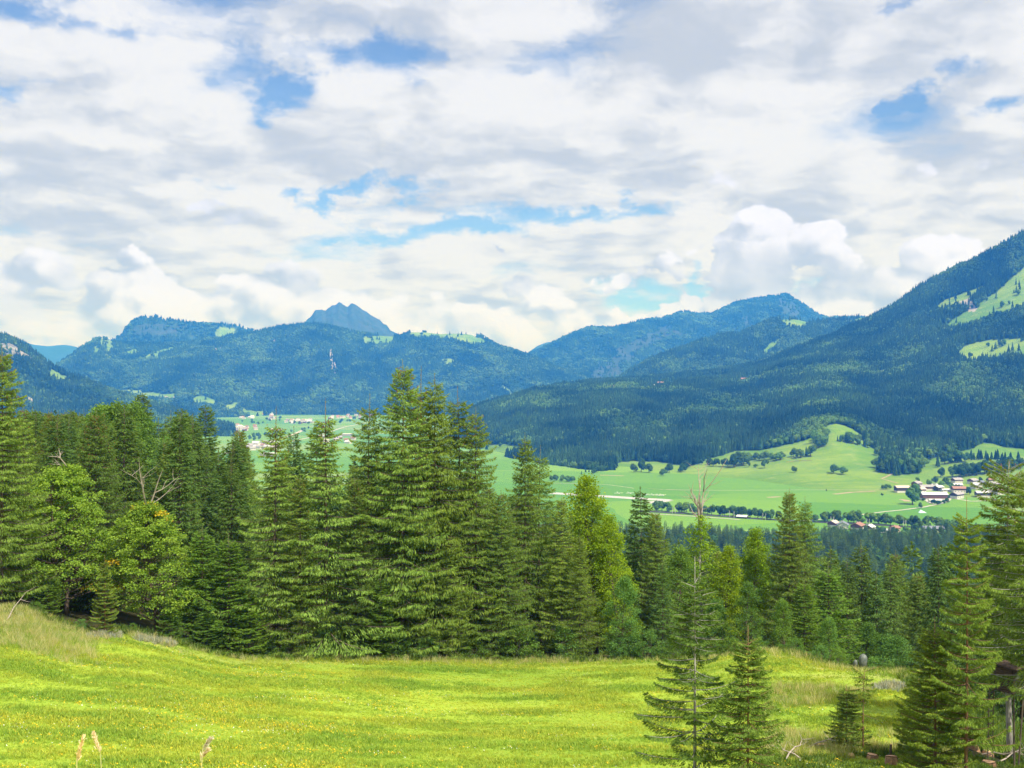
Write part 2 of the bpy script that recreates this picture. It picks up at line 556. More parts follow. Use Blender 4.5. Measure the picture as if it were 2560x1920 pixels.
# ------------------------------------------------------------------ terrain
class Terrain:
    """sheet of columns: every column is a slice of the land seen along one bearing, foot to crest and down the far side"""
    def __init__(self, name, cols, nu, nf, nb, back, amp, scale, seed, kind='structure', backdrop=1.0, ridge_amp=0.15, smooth=0, jag=0.0):
        # cols: (px, [(Y, z), ...]) front part from foot to crest
        pxs = np.array([c[0] for c in cols], float)
        U = np.linspace(pxs[0], pxs[-1], nu)
        tf = np.linspace(0, 1, nf)
        CY = np.zeros((len(cols), nf))
        CZ = np.zeros((len(cols), nf))
        for i, (px, pts) in enumerate(cols):
            a = np.array(pts, float)
            s = (a[:, 0] - a[0, 0]) / (a[-1, 0] - a[0, 0])
            CY[i] = np.interp(tf, s, a[:, 0])
            CZ[i] = np.interp(tf, s, a[:, 1])
        Yg = np.stack([np.interp(U, pxs, CY[:, j]) for j in range(nf)], 1)
        Zg = np.stack([np.interp(U, pxs, CZ[:, j]) for j in range(nf)], 1)
        if smooth:
            k = np.exp(-0.5 * (np.arange(-3 * smooth, 3 * smooth + 1) / smooth) ** 2)
            k /= k.sum()
            for j in range(nf):
                w = 1.0 if j < nf - 1 else 0.0
                for A in (Yg, Zg):
                    p = np.pad(A[:, j], 3 * smooth, mode='edge')
                    A[:, j] = np.convolve(p, k, 'valid') * w + A[:, j] * (1 - w)
        X = (U[:, None] - 1280) / F * Yg
        env = np.clip(tf * 5, 0, 1)[None, :] * np.interp(tf, (0, 0.8, 1.0), (1, 1, ridge_amp))[None, :]
        Z0 = Zg.copy()
        rel = np.clip(Zg / max(1.0, Zg.max()), 0.15, 1)
        n = (ridged(X / scale + seed, Yg / scale * 0.8 + seed * 1.7) - 0.55) * 1.5 + (fbm(X / scale * 3 + seed, Yg / scale * 3) - 0.5) * 0.7
        Zg = Zg + n * amp * env * rel ** 0.5
        if jag:
            j1 = ridged(X[:, -1] / 260 + seed, Yg[:, -1] / 300) - 0.55
            j2 = vnoise(X[:, -1] / 45 + seed, Yg[:, -1] / 90) - 0.5
            Zg += (jag * (1.3 * j1 + 0.7 * j2))[:, None] * (tf ** 6)[None, :]
        # far side
        tb = np.linspace(0, 1, nb + 1)[1:]
        Yb = Yg[:, -1:] + back * tb[None, :]
        Zb = Zg[:, -1:] * (1 - tb[None, :]) ** 1.3 - 12 * tb[None, :]
        Zb = Zb + (fbm(Yb / scale * 2 + seed, (U[:, None] + 0 * Yb) / 300) - 0.5) * amp * (tb * (1 - tb) * 4)[None, :]
        self.U, self.Y, self.Z = U, np.concatenate([Yg, Yb], 1), np.concatenate([Zg, Zb], 1)
        self.X = (U[:, None] - 1280) / F * self.Y
        self.nf, self.nv, self.nu = nf, nf + nb, nu
        self.name = name

    def z(self, px, Y):
        f = np.clip((px - self.U[0]) / (self.U[-1] - self.U[0]) * (self.nu - 1), 0, self.nu - 1.001)
        i = int(f)
        w = f - i
        if px < self.U[0] or px > self.U[-1]:
            return -50.0
        a = np.interp(Y, self.Y[i], self.Z[i], left=-50, right=-50)
        b = np.interp(Y, self.Y[i + 1], self.Z[i + 1], left=-50, right=-50)
        return a * (1 - w) + b * w

    def build(self, mat, meadow=None, rock=None, jitter=7.0):
        V = np.stack([self.X, self.Y, self.Z], 2)
        px, py = proj(V)
        jx = (fbm(self.X / 90 + 3, self.Y / 90, 4) - 0.5) * 2 * jitter * 2
        jy = (fbm(self.X / 90 + 40, self.Y / 90 + 9, 4) - 0.5) * 2 * jitter
        self.me = np.zeros(px.shape)
        self.ro = np.zeros(px.shape)
        for poly in meadow or ():
            self.me[inpoly(px + jx, py + jy, poly)] = 1
        for poly in rock or ():
            self.ro[inpoly(px + jx, py + jy, poly)] = 1
        self.me[:, self.nf:] = 0
        i = np.arange(self.nu - 1)[:, None] * self.nv + np.arange(self.nv - 1)[None, :]
        q = np.stack([i, i + self.nv, i + self.nv + 1, i + 1], -1).reshape(-1, 4)
        me = mesh_np(self.name, V.reshape(-1, 3), [q], [mat], True, attrs={'meadow': self.me, 'rock': self.ro})
        self.obj = tag(link(self.name, me), kind='structure')
        return self

    def sample(self, n, rng, vmax=None):
        """random points spread evenly over the front of the land"""
        vmax = vmax or self.nf
        X, Y, Z = self.X[:, :vmax], self.Y[:, :vmax], self.Z[:, :vmax]
        dx = X[1:, :-1] - X[:-1, :-1]
        dy = Y[:-1, 1:] - Y[:-1, :-1]
        ar = np.abs(dx * dy).ravel()
        c = np.cumsum(ar)
        k = np.searchsorted(c, rng.random(n) * c[-1])
        i, j = np.divmod(np.clip(k, 0, len(ar) - 1), X.shape[1] - 1)
        a, b = rng.random(n), rng.random(n)
        def bl(A):
            return (A[i, j] * (1 - a) + A[i + 1, j] * a) * (1 - b) + (A[i, j + 1] * (1 - a) + A[i + 1, j + 1] * a) * b
        return np.stack([bl(X), bl(Y), bl(Z)], 1), bl(self.me[:, :vmax]), bl(self.ro[:, :vmax]), c[-1]


def zpy(Y, py):
    return CAMZ + (960 - py) / F * Y


def simple_cols(sky, base, base_z=-6.0, shape=((0, 0), (0.25, 0.16), (0.6, 0.52), (1, 1))):
    """sky: (px, py, Y) along the crest; base: (px, Y) of the foot"""
    cols = []
    bx = [b[0] for b in base]
    by = [b[1] for b in base]
    for px, py, Y in sky:
        y0 = float(np.interp(px, bx, by))
        z1 = zpy(Y, py)
        cols.append((px, [(y0 + (Y - y0) * t, base_z + (z1 - base_z) * s) for t, s in shape]))
    return cols


def dense(sky, step):
    """resample a crest line so that every column lies on it"""
    a = np.array(sky, float)
    x = np.arange(a[0, 0], a[-1, 0] + 1, step)
    return list(zip(x, np.interp(x, a[:, 0], a[:, 1]), np.interp(x, a[:, 0], a[:, 2])))


# valley floor reaching to the horizon
m, g = new_mat('valley_fields')
pos = g.n('ShaderNodeNewGeometry').outputs['Position']
warp = g.vadd(pos, g.vmul(g.noise(pos, 0.004, 2.0, 0.5, color=True), (90, 90, 0)))
cell = g.voro(g.vmul(warp, (0.45, 1.0, 0.0)), 0.0042)
fn = g.noise(g.vmul(pos, (0.35, 1.6, 1)), 0.008, 6.0, 0.65)
fs = g.sep(cell['Color'])
c = g.mix(fs[0], (0.085, 0.220, 0.022), (0.165, 0.300, 0.030))
c = g.mix(g.ss(fs[1], 0.75, 0.9), c, (0.190, 0.285, 0.060))
c = g.mix(g.mul(g.ss(fn, 0.5, 0.75), 0.5), c, (0.160, 0.280, 0.045))
finish(m, g, bsdf(g, c, 0.95, 0.1))
S = 60000.0
gm = mesh_np('ground', [(-S, -S / 2, 0), (S, -S / 2, 0), (S, S, 0), (-S, S, 0)], [np.array([[0, 1, 2, 3]])], [m])
tag(link('ground', gm), kind='structure')

# --- the long wooded slope on the right with the alpine pastures, foot at the village fields
def pc(px, lst):
    return (px, [(Y, zpy(Y, py) if py < 5000 else py - 9000) for Y, py in lst])


ZA = 9000  # marks an absolute height
right_cols = [
    pc(1130, [(3700, ZA - 6), (3900, ZA + 10), (4300, ZA + 50), (4500, 1050)]),
    pc(1200, [(3200, ZA - 6), (3400, 1128), (3700, 1085), (4100, 1040), (4400, 1020)]),
    pc(1330, [(2800, ZA - 6), (3000, 1135), (3400, 1085), (3950, 1010), (4350, 982)]),
    pc(1500, [(2500, ZA - 6), (2800, 1155), (3300, 1072), (3900, 995), (4300, 968), (4700, 968), (5200, 958)]),
    pc(1700, [(2350, ZA - 4), (2700, 1158), (3200, 1075), (3900, 1003), (4300, 968), (4700, 964), (5300, 944)]),
    pc(1880, [(2250, ZA - 3), (2500, 1165), (2750, 1124), (3000, 1090), (3400, 1040), (4000, 990), (4400, 952), (4800, 938), (5300, 920)]),
    pc(1960, [(2150, ZA - 3), (2400, 1165), (2650, 1116), (2900, 1082), (3400, 1025), (4000, 960), (4500, 912), (5000, 885)]),
    pc(2090, [(1980, ZA - 3), (2200, 1200), (2400, 1152), (2600, 1092), (2720, 1058), (3000, 1035), (3500, 985), (4000, 930), (4500, 880), (4950, 840)]),
    pc(2210, [(1930, ZA - 3), (2200, 1198), (2500, 1148), (2750, 1110), (3000, 1075), (3500, 1005), (4000, 930), (4500, 850), (5000, 786)]),
    pc(2320, [(1900, ZA - 3), (2150, 1205), (2450, 1152), (2700, 1115), (3000, 1065), (3500, 975), (4000, 880), (4450, 790), (4900, 708)]),
    pc(2440, [(1880, ZA - 3), (2150, 1200), (2400, 1140), (2560, 1112), (2800, 1095), (3000, 1055), (3500, 950), (4000, 840), (4400, 745), (4800, 650)]),
    pc(2560, [(1880, ZA - 3), (2150, 1195), (2400, 1150), (2550, 1122), (2800, 1085), (3000, 1040), (3500, 920), (4000, 795), (4400, 685), (4700, 585)]),
    pc(3100, [(1880, ZA - 3), (2150, 1180), (2450, 1130), (2800, 1060), (3200, 950), (3800, 760), (4200, 640), (4500, 520)]),
]
RIGHT = Terrain('wooded_slope', right_cols, 420, 190, 14, 1500, 20, 420, 3.1, smooth=7, ridge_amp=0.3)
right_meadows = [
    [(2560, 668), (2534, 690), (2493, 725), (2445, 766), (2417, 778), (2379, 797), (2356, 818), (2395, 822), (2461, 800), (2525, 778), (2560, 768), (2800, 720), (2800, 560)],
    [(2316, 778), (2366, 750), (2414, 731), (2461, 713), (2463, 720), (2430, 741), (2398, 766), (2347, 780)],
    [(2389, 881), (2439, 854), (2493, 846), (2560, 844), (2800, 830), (2800, 880), (2560, 890), (2461, 900), (2417, 908)],
    [(2063, 996), (2094, 999), (2105, 1008), (2080, 1010)], [(2185, 930), (2230, 917), (2240, 922), (2200, 938)],
    [(1560, 977), (1610, 964), (1660, 953), (1720, 948), (1800, 938), (1835, 936), (1815, 950), (1700, 964), (1640, 976), (1570, 984)],
    [(1835, 957), (1890, 938), (1915, 938), (1890, 950), (1850, 962)], [(1755, 970), (1775, 967), (1775, 974)],
    # open land below the woods
    [(1100, 1400), (1180, 1112), (1250, 1108), (1340, 1120), (1345, 1140), (1260, 1145), (1300, 1182), (1370, 1175), (1420, 1174), (1500, 1182), (1530, 1182), (1545, 1160), (1600, 1152), (1640, 1155),
     (1700, 1164), (1720, 1166), (1760, 1150), (1830, 1132), (1860, 1127), (1923, 1123), (1968, 1111), (2012, 1101), (2050, 1090), (2070, 1063), (2094, 1059), (2138, 1074), (2170, 1112), (2208, 1139), (2195, 1182),
     (2240, 1192), (2300, 1186), (2306, 1158), (2357, 1139), (2414, 1127), (2461, 1108), (2560, 1122), (2900, 1120), (2900, 1500), (1100, 1500)],
]
RIGHT.build(FARGROUND, right_meadows, jitter=6.0, rock=[[(2395, 752), (2425, 745), (2440, 770), (2420, 780)], [(2285, 815), (2310, 812), (2300, 822)]])

# --- rounded hill behind it
mid_sky = [(1440, 1000, 6000), (1500, 975, 6100), (1540, 955, 6200), (1580, 930, 6300), (1620, 905, 6400), (1680, 882, 6500), (1740, 860, 6600), (1800, 842, 6700), (1850, 838, 6700), (1890, 818, 6800), (1930, 801, 6900), (1990, 797, 6900),
           (2020, 806, 6900), (2060, 806, 6900), (2110, 798, 6800), (2150, 796, 6700), (2210, 784, 6600), (2300, 776, 6500), (2420, 772, 6400)]
MIDH = Terrain('round_wooded_hill', simple_cols(dense(mid_sky, 14), [(1440, 5400), (1600, 5250), (1900, 5200), (2200, 5100), (2420, 5000)], 40.0, ((0, 0), (0.2, 0.25), (0.6, 0.62), (1, 1))), 260, 90, 10, 1500, 45, 520, 9.4)
MIDH.build(FARGROUND, [[(1945, 801), (1960, 798), (2000, 802), (2025, 808), (2015, 818), (1975, 822)], [(1905, 885), (1925, 860), (1960, 840), (1968, 838), (1945, 862), (1920, 890)], [(2100, 806), (2200, 784), (2205, 796), (2150, 808)],
                       [(1560, 985), (1640, 968), (1700, 958), (1800, 946), (1840, 940), (1840, 950), (1700, 970)]], jitter=4.0)

# --- long far mountain on the right
far_sky = [(1240, 925, 10500), (1300, 898, 10500), (1340, 880, 10500), (1400, 850, 10600), (1440, 833, 10700), (1475, 821, 10800), (1530, 822, 10900), (1560, 816, 11000), (1620, 800, 11000), (1650, 800, 11100), (1700, 783, 11200), (1718, 781, 11200),
           (1735, 788, 11200), (1780, 787, 11300), (1800, 776, 11300), (1840, 758, 11400), (1890, 748, 11500), (1930, 740, 11500), (1955, 735, 11500), (1968, 737, 11500), (1990, 750, 11500), (2020, 770, 11500), (2045, 788, 11500), (2070, 796, 11500),
           (2140, 796, 11500), (2300, 800, 11500)]
FARR = Terrain('long_far_mountain', simple_cols(dense(far_sky, 10), [(1240, 7600), (2300, 7800)], 10.0, ((0, 0), (0.25, 0.2), (0.6, 0.55), (1, 1))), 280, 110, 10, 2500, 170, 1200, 21.7, ridge_amp=0.06)
FARR.build(CRAGGROUND, [], [[(1300, 990), (1500, 985), (1600, 880), (1700, 830), (1660, 815), (1560, 860), (1470, 950)], [(1850, 790), (1870, 790), (1880, 812), (1862, 815)], [(1930, 740), (1965, 738), (2010, 790), (1985, 800), (1950, 770)], [(1785, 795), (1800, 795), (1798, 815), (1785, 812)]], jitter=14.0)

# --- broad mountain across the valley
left_sky = [(20, 985, 7600), (90, 948, 7900), (130, 925, 8100), (155, 905, 8200), (180, 888, 8300), (205, 868, 8400), (235, 851, 8500), (255, 845, 8500), (270, 848, 8500), (285, 856, 8600), (310, 858, 8600), (400, 861, 8700), (480, 857, 8800), (560, 843, 8900), (610, 834, 9000),
            (640, 832, 9000), (680, 822, 9000), (720, 816, 9000), (760, 813, 9000), (800, 814, 9000), (850, 822, 9000), (900, 833, 9000), (950, 840, 9000), (1000, 842, 9000), (1015, 837, 9000), (1030, 831, 9000), (1060, 831, 9000), (1100, 836, 8950), (1150, 834, 8900), (1178, 837, 8900),
            (1190, 843, 8900), (1205, 842, 8900), (1220, 852, 8850), (1250, 867, 8800), (1285, 877, 8700), (1300, 884, 8700), (1330, 895, 8600), (1370, 910, 8500), (1400, 924, 8400), (1450, 942, 8300), (1500, 962, 8200), (1570, 990, 8000)]
LEFT = Terrain('broad_valley_mountain', simple_cols(dense(left_sky, 10), [(20, 6300), (300, 6500), (450, 6300), (620, 6700), (700, 7150), (1100, 7000), (1570, 6400)], -6.0, ((0, 0), (0.12, 0.07), (0.3, 0.25), (0.7, 0.70), (1, 1))), 420, 150, 12, 2000, 110, 800, 5.5, ridge_amp=0.10)
left_meadows = [[(228, 882), (242, 858), (253, 845), (282, 851), (276, 883), (268, 880), (266, 860), (250, 862), (238, 885)],
                [(352, 901), (399, 873), (440, 868), (478, 861), (427, 882), (380, 898)], [(295, 886), (342, 874), (343, 888)], [(258, 884), (268, 886), (270, 893), (256, 892)],
                [(520, 848), (548, 834), (590, 828), (575, 840), (545, 848)], [(900, 846), (940, 840), (986, 838), (973, 865), (940, 862), (916, 857)],
                [(1013, 839), (1030, 829), (1119, 832), (1179, 834), (1201, 846), (1227, 864), (1185, 863), (1106, 849), (1043, 844)], [(1100, 901), (1138, 898), (1142, 906), (1118, 909)],
                [(1240, 967), (1262, 964), (1284, 985), (1284, 992), (1262, 978)], [(1340, 975), (1395, 972), (1395, 980), (1350, 985)],
                [(291, 975), (330, 973), (358, 981), (440, 986), (433, 1002), (364, 997)], [(459, 1000), (503, 989), (544, 1001), (538, 1015), (480, 1008)], [(560, 1017), (601, 1003), (597, 1021), (570, 1024)],
                [(606, 1022), (640, 1026), (680, 1032), (640, 1042), (614, 1040)], [(400, 1012), (440, 1016), (482, 1036), (478, 1040)]]
LEFT.build(FARGROUND, left_meadows, [[(826, 876), (834, 874), (842, 925), (834, 936), (826, 915)], [(682, 848), (690, 850), (688, 886), (682, 880)], [(525, 872), (560, 864), (565, 870), (535, 880)]], jitter=5.0)

# --- crag massif and pointed rock peak behind it, and faint ridges
def back_mountain(name, sky, step, base, nu, nf, amp, scale, seed, meadow=(), rock=(), jit=8.0, ra=0.08, jag=0.0):
    t = Terrain(name, simple_cols(dense(sky, step), base, 20.0, ((0, 0), (0.3, 0.25), (0.65, 0.55), (1, 1))), nu, nf, 8, 2500, amp, scale, seed, ridge_amp=ra, jag=jag)
    return t.build(CRAGGROUND, meadow, rock, jit)


CRAG = back_mountain('crag_massif', [(190, 905, 10300), (240, 876, 10300), (290, 850, 10400), (305, 838, 10400), (320, 815, 10400), (335, 803, 10400), (352, 795, 10400), (368, 797, 10400), (385, 793, 10400), (405, 798, 10400), (412, 803, 10400), (428, 797, 10400), (445, 802, 10400), (470, 806, 10400),
                                     (495, 810, 10500), (530, 807, 10500), (550, 804, 10500), (575, 811, 10500), (600, 815, 10500), (640, 828, 10500), (700, 838, 10500)], 6, [(190, 8700), (700, 8900)], 200, 70, 120, 700, 33.0,
                     [[(535, 830), (560, 815), (590, 822), (580, 845), (550, 850)]], [[(330, 815), (470, 812), (440, 835), (350, 840)]], 8.0, 0.08, 26.0)
PEAK = back_mountain('pointed_rock_peak', [(660, 880, 12300), (720, 845, 12300), (757, 815, 12300), (775, 795, 12300), (790, 780, 12300), (806, 771, 12300), (815, 773, 12300), (830, 762, 12300), (846, 758, 12300), (858, 763, 12300), (868, 768, 12300), (880, 762, 12300), (893, 768, 12300),
                                           (910, 775, 12300), (930, 788, 12300), (950, 801, 12300), (965, 813, 12300), (975, 824, 12300), (1000, 834, 12300), (1030, 845, 12300), (1100, 870, 12300)], 5, [(660, 9800), (1100, 9800)], 200, 110, 210, 520, 47.0,
                     [], [[(740, 880), (790, 772), (850, 750), (920, 772), (985, 835), (985, 880)]], 10.0, 0.10, 42.0)
back_mountain('faint_ridge', [(-60, 830, 17500), (40, 845, 17500), (80, 862, 17500), (120, 866, 17500), (160, 862, 17500), (185, 866, 17500), (230, 880, 17500), (300, 900, 17500)], 12, [(-60, 14000), (300, 14000)], 60, 30, 100, 1500, 3.0)
back_mountain('faint_ridge', [(1260, 910, 16500), (1315, 885, 16500), (1345, 864, 16500), (1370, 855, 16500), (1395, 856, 16500), (1430, 868, 16500), (1500, 890, 16500)], 12, [(1260, 13500), (1500, 13500)], 60, 30, 100, 1500, 8.0)

# --- steep wooded hill on the left
NEARL = Terrain('steep_left_hill', simple_cols(dense([(-700, 700, 5000), (-300, 770, 5000), (-100, 812, 5000), (0, 838, 5000), (30, 848, 5000), (60, 862, 5000), (90, 890, 5000), (110, 905, 5000), (135, 922, 5000), (165, 938, 5000), (210, 950, 4950), (240, 965, 4900), (300, 985, 4850),
                                                       (360, 1002, 4800), (420, 1022, 4750), (480, 1042, 4700), (540, 1062, 4650), (600, 1080, 4600)], 14), [(-700, 3700), (600, 4200)], -6.0, ((0, 0), (0.3, 0.3), (0.7, 0.72), (1, 1))), 240, 100, 10, 1400, 40, 450, 14.2)
NEARL.build(FARGROUND, [[(130, 925), (165, 940), (178, 952), (150, 955), (120, 935)], [(268, 1005), (290, 1012), (290, 1022), (275, 1020)]], [[(0, 858), (30, 858), (60, 878), (90, 898), (85, 902), (50, 886), (30, 896), (0, 880)], [(55, 985), (90, 1002), (110, 1020), (95, 1018), (70, 1000)]], jitter=5.0)
BACKG = [RIGHT, MIDH]

# --- the hill we stand on: meadow, then woods falling to the valley
NH = [
    (-600, [(0, 198.3), (6, 196.6), (15, 193.2), (30, 188.4), (45, 186), (70, 184.5), (86, 184), (120, 182.5), (200, 178), (300, 160), (450, 110), (600, 62), (900, 18), (1150, 2), (1400, -6), (1700, -12)]),
    (0, [(0, 198.3), (6, 196.6), (15, 193), (30, 188.2), (45, 184.6), (60, 182.6), (75, 181.9), (86, 182.0), (92, 182.2), (120, 180), (200, 176), (260, 163), (400, 118), (600, 62), (900, 18), (1150, 2), (1400, -6), (1700, -12)]),
    (230, [(0, 198.3), (6, 196.6), (15, 193), (30, 188), (45, 184.4), (70, 181), (88, 179.4), (94, 179.2), (120, 177.5), (200, 173), (260, 161), (400, 118), (600, 62), (900, 18), (1150, 2), (1400, -6), (1700, -12)]),
    (640, [(0, 198.3), (6, 196.6), (15, 193), (30, 188), (45, 184), (70, 179.8), (96, 175.8), (120, 172.5), (200, 163), (260, 152), (400, 115), (600, 62), (900, 18), (1150, 2), (1400, -6), (1700, -12)]),
    (1280, [(0, 198.3), (6, 196.6), (15, 193), (30, 188), (45, 183.8), (70, 178.6), (103, 174.0), (120, 171), (160, 163), (250, 142), (400, 110), (600, 62), (900, 18), (1150, 2), (1400, -6), (1700, -12)]),
    (1650, [(0, 198.3), (6, 196.6), (15, 193), (30, 188), (45, 183.6), (70, 178.6), (100, 174.8), (116, 171), (160, 158), (250, 136), (400, 106), (600, 62), (900, 18), (1150, 2), (1400, -6), (1700, -12)]),
    (1930, [(0, 198.3), (6, 196.6), (15, 193), (30, 188), (45, 183.4), (60, 180.4), (85, 178.2), (92, 177.6), (98, 175.8), (112, 170), (160, 152), (250, 130), (400, 102), (600, 62), (900, 18), (1150, 2), (1400, -6), (1700, -12)]),
    (2260, [(0, 198.3), (6, 196.6), (15, 193), (30, 187.5), (45, 183.0), (60, 180.6), (80, 178.6), (84, 178.0), (92, 174.5), (110, 167), (160, 149), (250, 125), (400, 98), (600, 62), (900, 18), (1150, 2), (1400, -6), (1700, -12)]),
    (2560, [(0, 198.3), (6, 196.6), (15, 193), (30, 187.5), (42, 183.2), (60, 179), (80, 175), (110, 166), (160, 149), (250, 124), (400, 96), (600, 62), (900, 18), (1150, 2), (1400, -6), (1700, -12)]),
    (3300, [(0, 198.3), (6, 196.6), (15, 193), (30, 187.5), (42, 183), (60, 179), (80, 174), (110, 164), (160, 147), (250, 122), (400, 95), (600, 62), (900, 18), (1150, 2), (1400, -6), (1700, -12)]),
]
NHX = np.array([c[0] for c in NH], float)
NHY = np.concatenate([np.arange(0, 130, 1.0), np.arange(130, 420, 5.0), np.arange(420, 1701, 20.0)])
NHZ = np.array([np.interp(NHY, [p[0] for p in c[1]], [p[1] for p in c[1]]) for c in NH])
_kk = np.exp(-0.5 * (np.arange(-4, 5) / 2.0) ** 2)
_kk /= _kk.sum()
for _r in NHZ:
    _r[4:-4] = np.convolve(_r, _kk, 'valid')


def zh(x, y):
    """height of the near hill"""
    x = np.asarray(x, float)
    y = np.asarray(y, float)
    px = np.clip(1280 + F * x / np.maximum(y, 28.0), NHX[0], NHX[-1])
    i = np.clip(np.searchsorted(NHX, px) - 1, 0, len(NHX) - 2)
    w = (px - NHX[i]) / (NHX[i + 1] - NHX[i])
    w = w * w * (3 - 2 * w)
    yc = np.clip(y, 0, 1700)
    j = np.clip(np.searchsorted(NHY, yc) - 1, 0, len(NHY) - 2)
    t = (yc - NHY[j]) / (NHY[j + 1] - NHY[j])
    z0 = NHZ[i, j] * (1 - t) + NHZ[i, j + 1] * t
    z1 = NHZ[i + 1, j] * (1 - t) + NHZ[i + 1, j + 1] * t
    z = z0 * (1 - w) + z1 * w
    z = z + np.where(y < 0, -y * 0.22, 0)
    z = z + (fbm(x / 9 + 5, y / 9, 4) - 0.5) * np.clip(y / 40, 0.1, 1) * 0.7 + (fbm(x / 60, y / 60 + 3, 3) - 0.5) * np.clip((y - 110) / 60, 0, 1) * 9
    return z


EDGE = np.array([(-600, 84), (0, 85), (230, 90), (400, 94), (640, 96.5), (1000, 100), (1280, 103), (1650, 101), (1850, 96), (1930, 93), (2060, 88.5), (2260, 83), (2290, 74), (2340, 60), (2420, 50), (2560, 44), (3300, 40)], float)


def edge_y(px):
    return np.interp(px, EDGE[:, 0], EDGE[:, 1])


gy = np.concatenate([np.arange(-80, 0, 8.0), np.arange(0, 126, 0.9), np.arange(126, 300, 4.0), np.arange(300, 600, 12.0), np.arange(600, 1701, 30.0)])
gx1 = np.concatenate([np.arange(0, 62, 1.0), np.arange(62, 140, 3.0), np.arange(140, 300, 10.0), np.arange(300, 1400, 60.0)])
gx = np.concatenate([-gx1[::-1], gx1[1:]])
GX, GY = np.meshgrid(gx, gy, indexing='ij')
GZ = zh(GX, GY)
gpx = 1280 + F * GX / np.maximum(GY, 20)
ey = edge_y(gpx) + (fbm(GX / 4, GY / 4, 3) - 0.5) * 3
mead = np.clip((ey + 0.6 - GY) / 1.2, 0, 1)
bank = 0.55 * np.clip((250 - gpx) / 160, 0, 1) * np.clip((GY - 74) / 6, 0, 1)
crest = np.clip(1 - np.abs(GY - ey + 2.5) / 3.0, 0, 1) * (0.5 + 0.5 * np.clip((gpx - 1850) / 60, 0, 1))
patch = np.clip((fbm(GX / 7 + 50, GY / 4 + 20, 4) - 0.50) * 6, 0, 1) * np.clip((gpx - 1900) / 150, 0, 1) * np.clip((GY - 52) / 8, 0, 1)
dry = np.clip(bank + 0.8 * crest + 0.75 * patch, 0, 1)
ii = np.arange(len(gx) - 1)[:, None] * len(gy) + np.arange(len(gy) - 1)[None, :]
qq = np.stack([ii, ii + len(gy), ii + len(gy) + 1, ii + 1], -1).reshape(-1, 4)
hm = mesh_np('meadow_hill', np.stack([GX, GY, GZ], 2).reshape(-1, 3), [qq], [NEARGROUND], True, attrs={'meadow': mead, 'dry': dry})
tag(link('meadow_hill', hm), kind='structure')

# ------------------------------------------------------------------ tree models
def leaves_mesh(name, B, D, L, W, mat, tint, rng, fold=0.0):
    """one slim four-cornered leaf (or needled twig) per row: base B, direction D, length L, width W"""
    n = len(B)
    D = D / (np.linalg.norm(D, axis=1, keepdims=True) + 1e-9)
    R = rng.normal(size=(n, 3))
    S = np.cross(D, R)
    S /= np.linalg.norm(S, axis=1, keepdims=True) + 1e-9
    V = np.empty((n, 4, 3), np.float32)
    V[:, 0] = B
    V[:, 1] = B + D * (L * 0.45)[:, None] + S * (W * 0.5)[:, None]
    V[:, 2] = B + D * L[:, None]
    V[:, 3] = B + D * (L * 0.45)[:, None] - S * (W * 0.5)[:, None]
    q = np.arange(n * 4, dtype=np.int32).reshape(n, 4)
    return mesh_np(name, V.reshape(-1, 3), [q], [mat], False, attrs={'tint': np.repeat(tint, 4)})


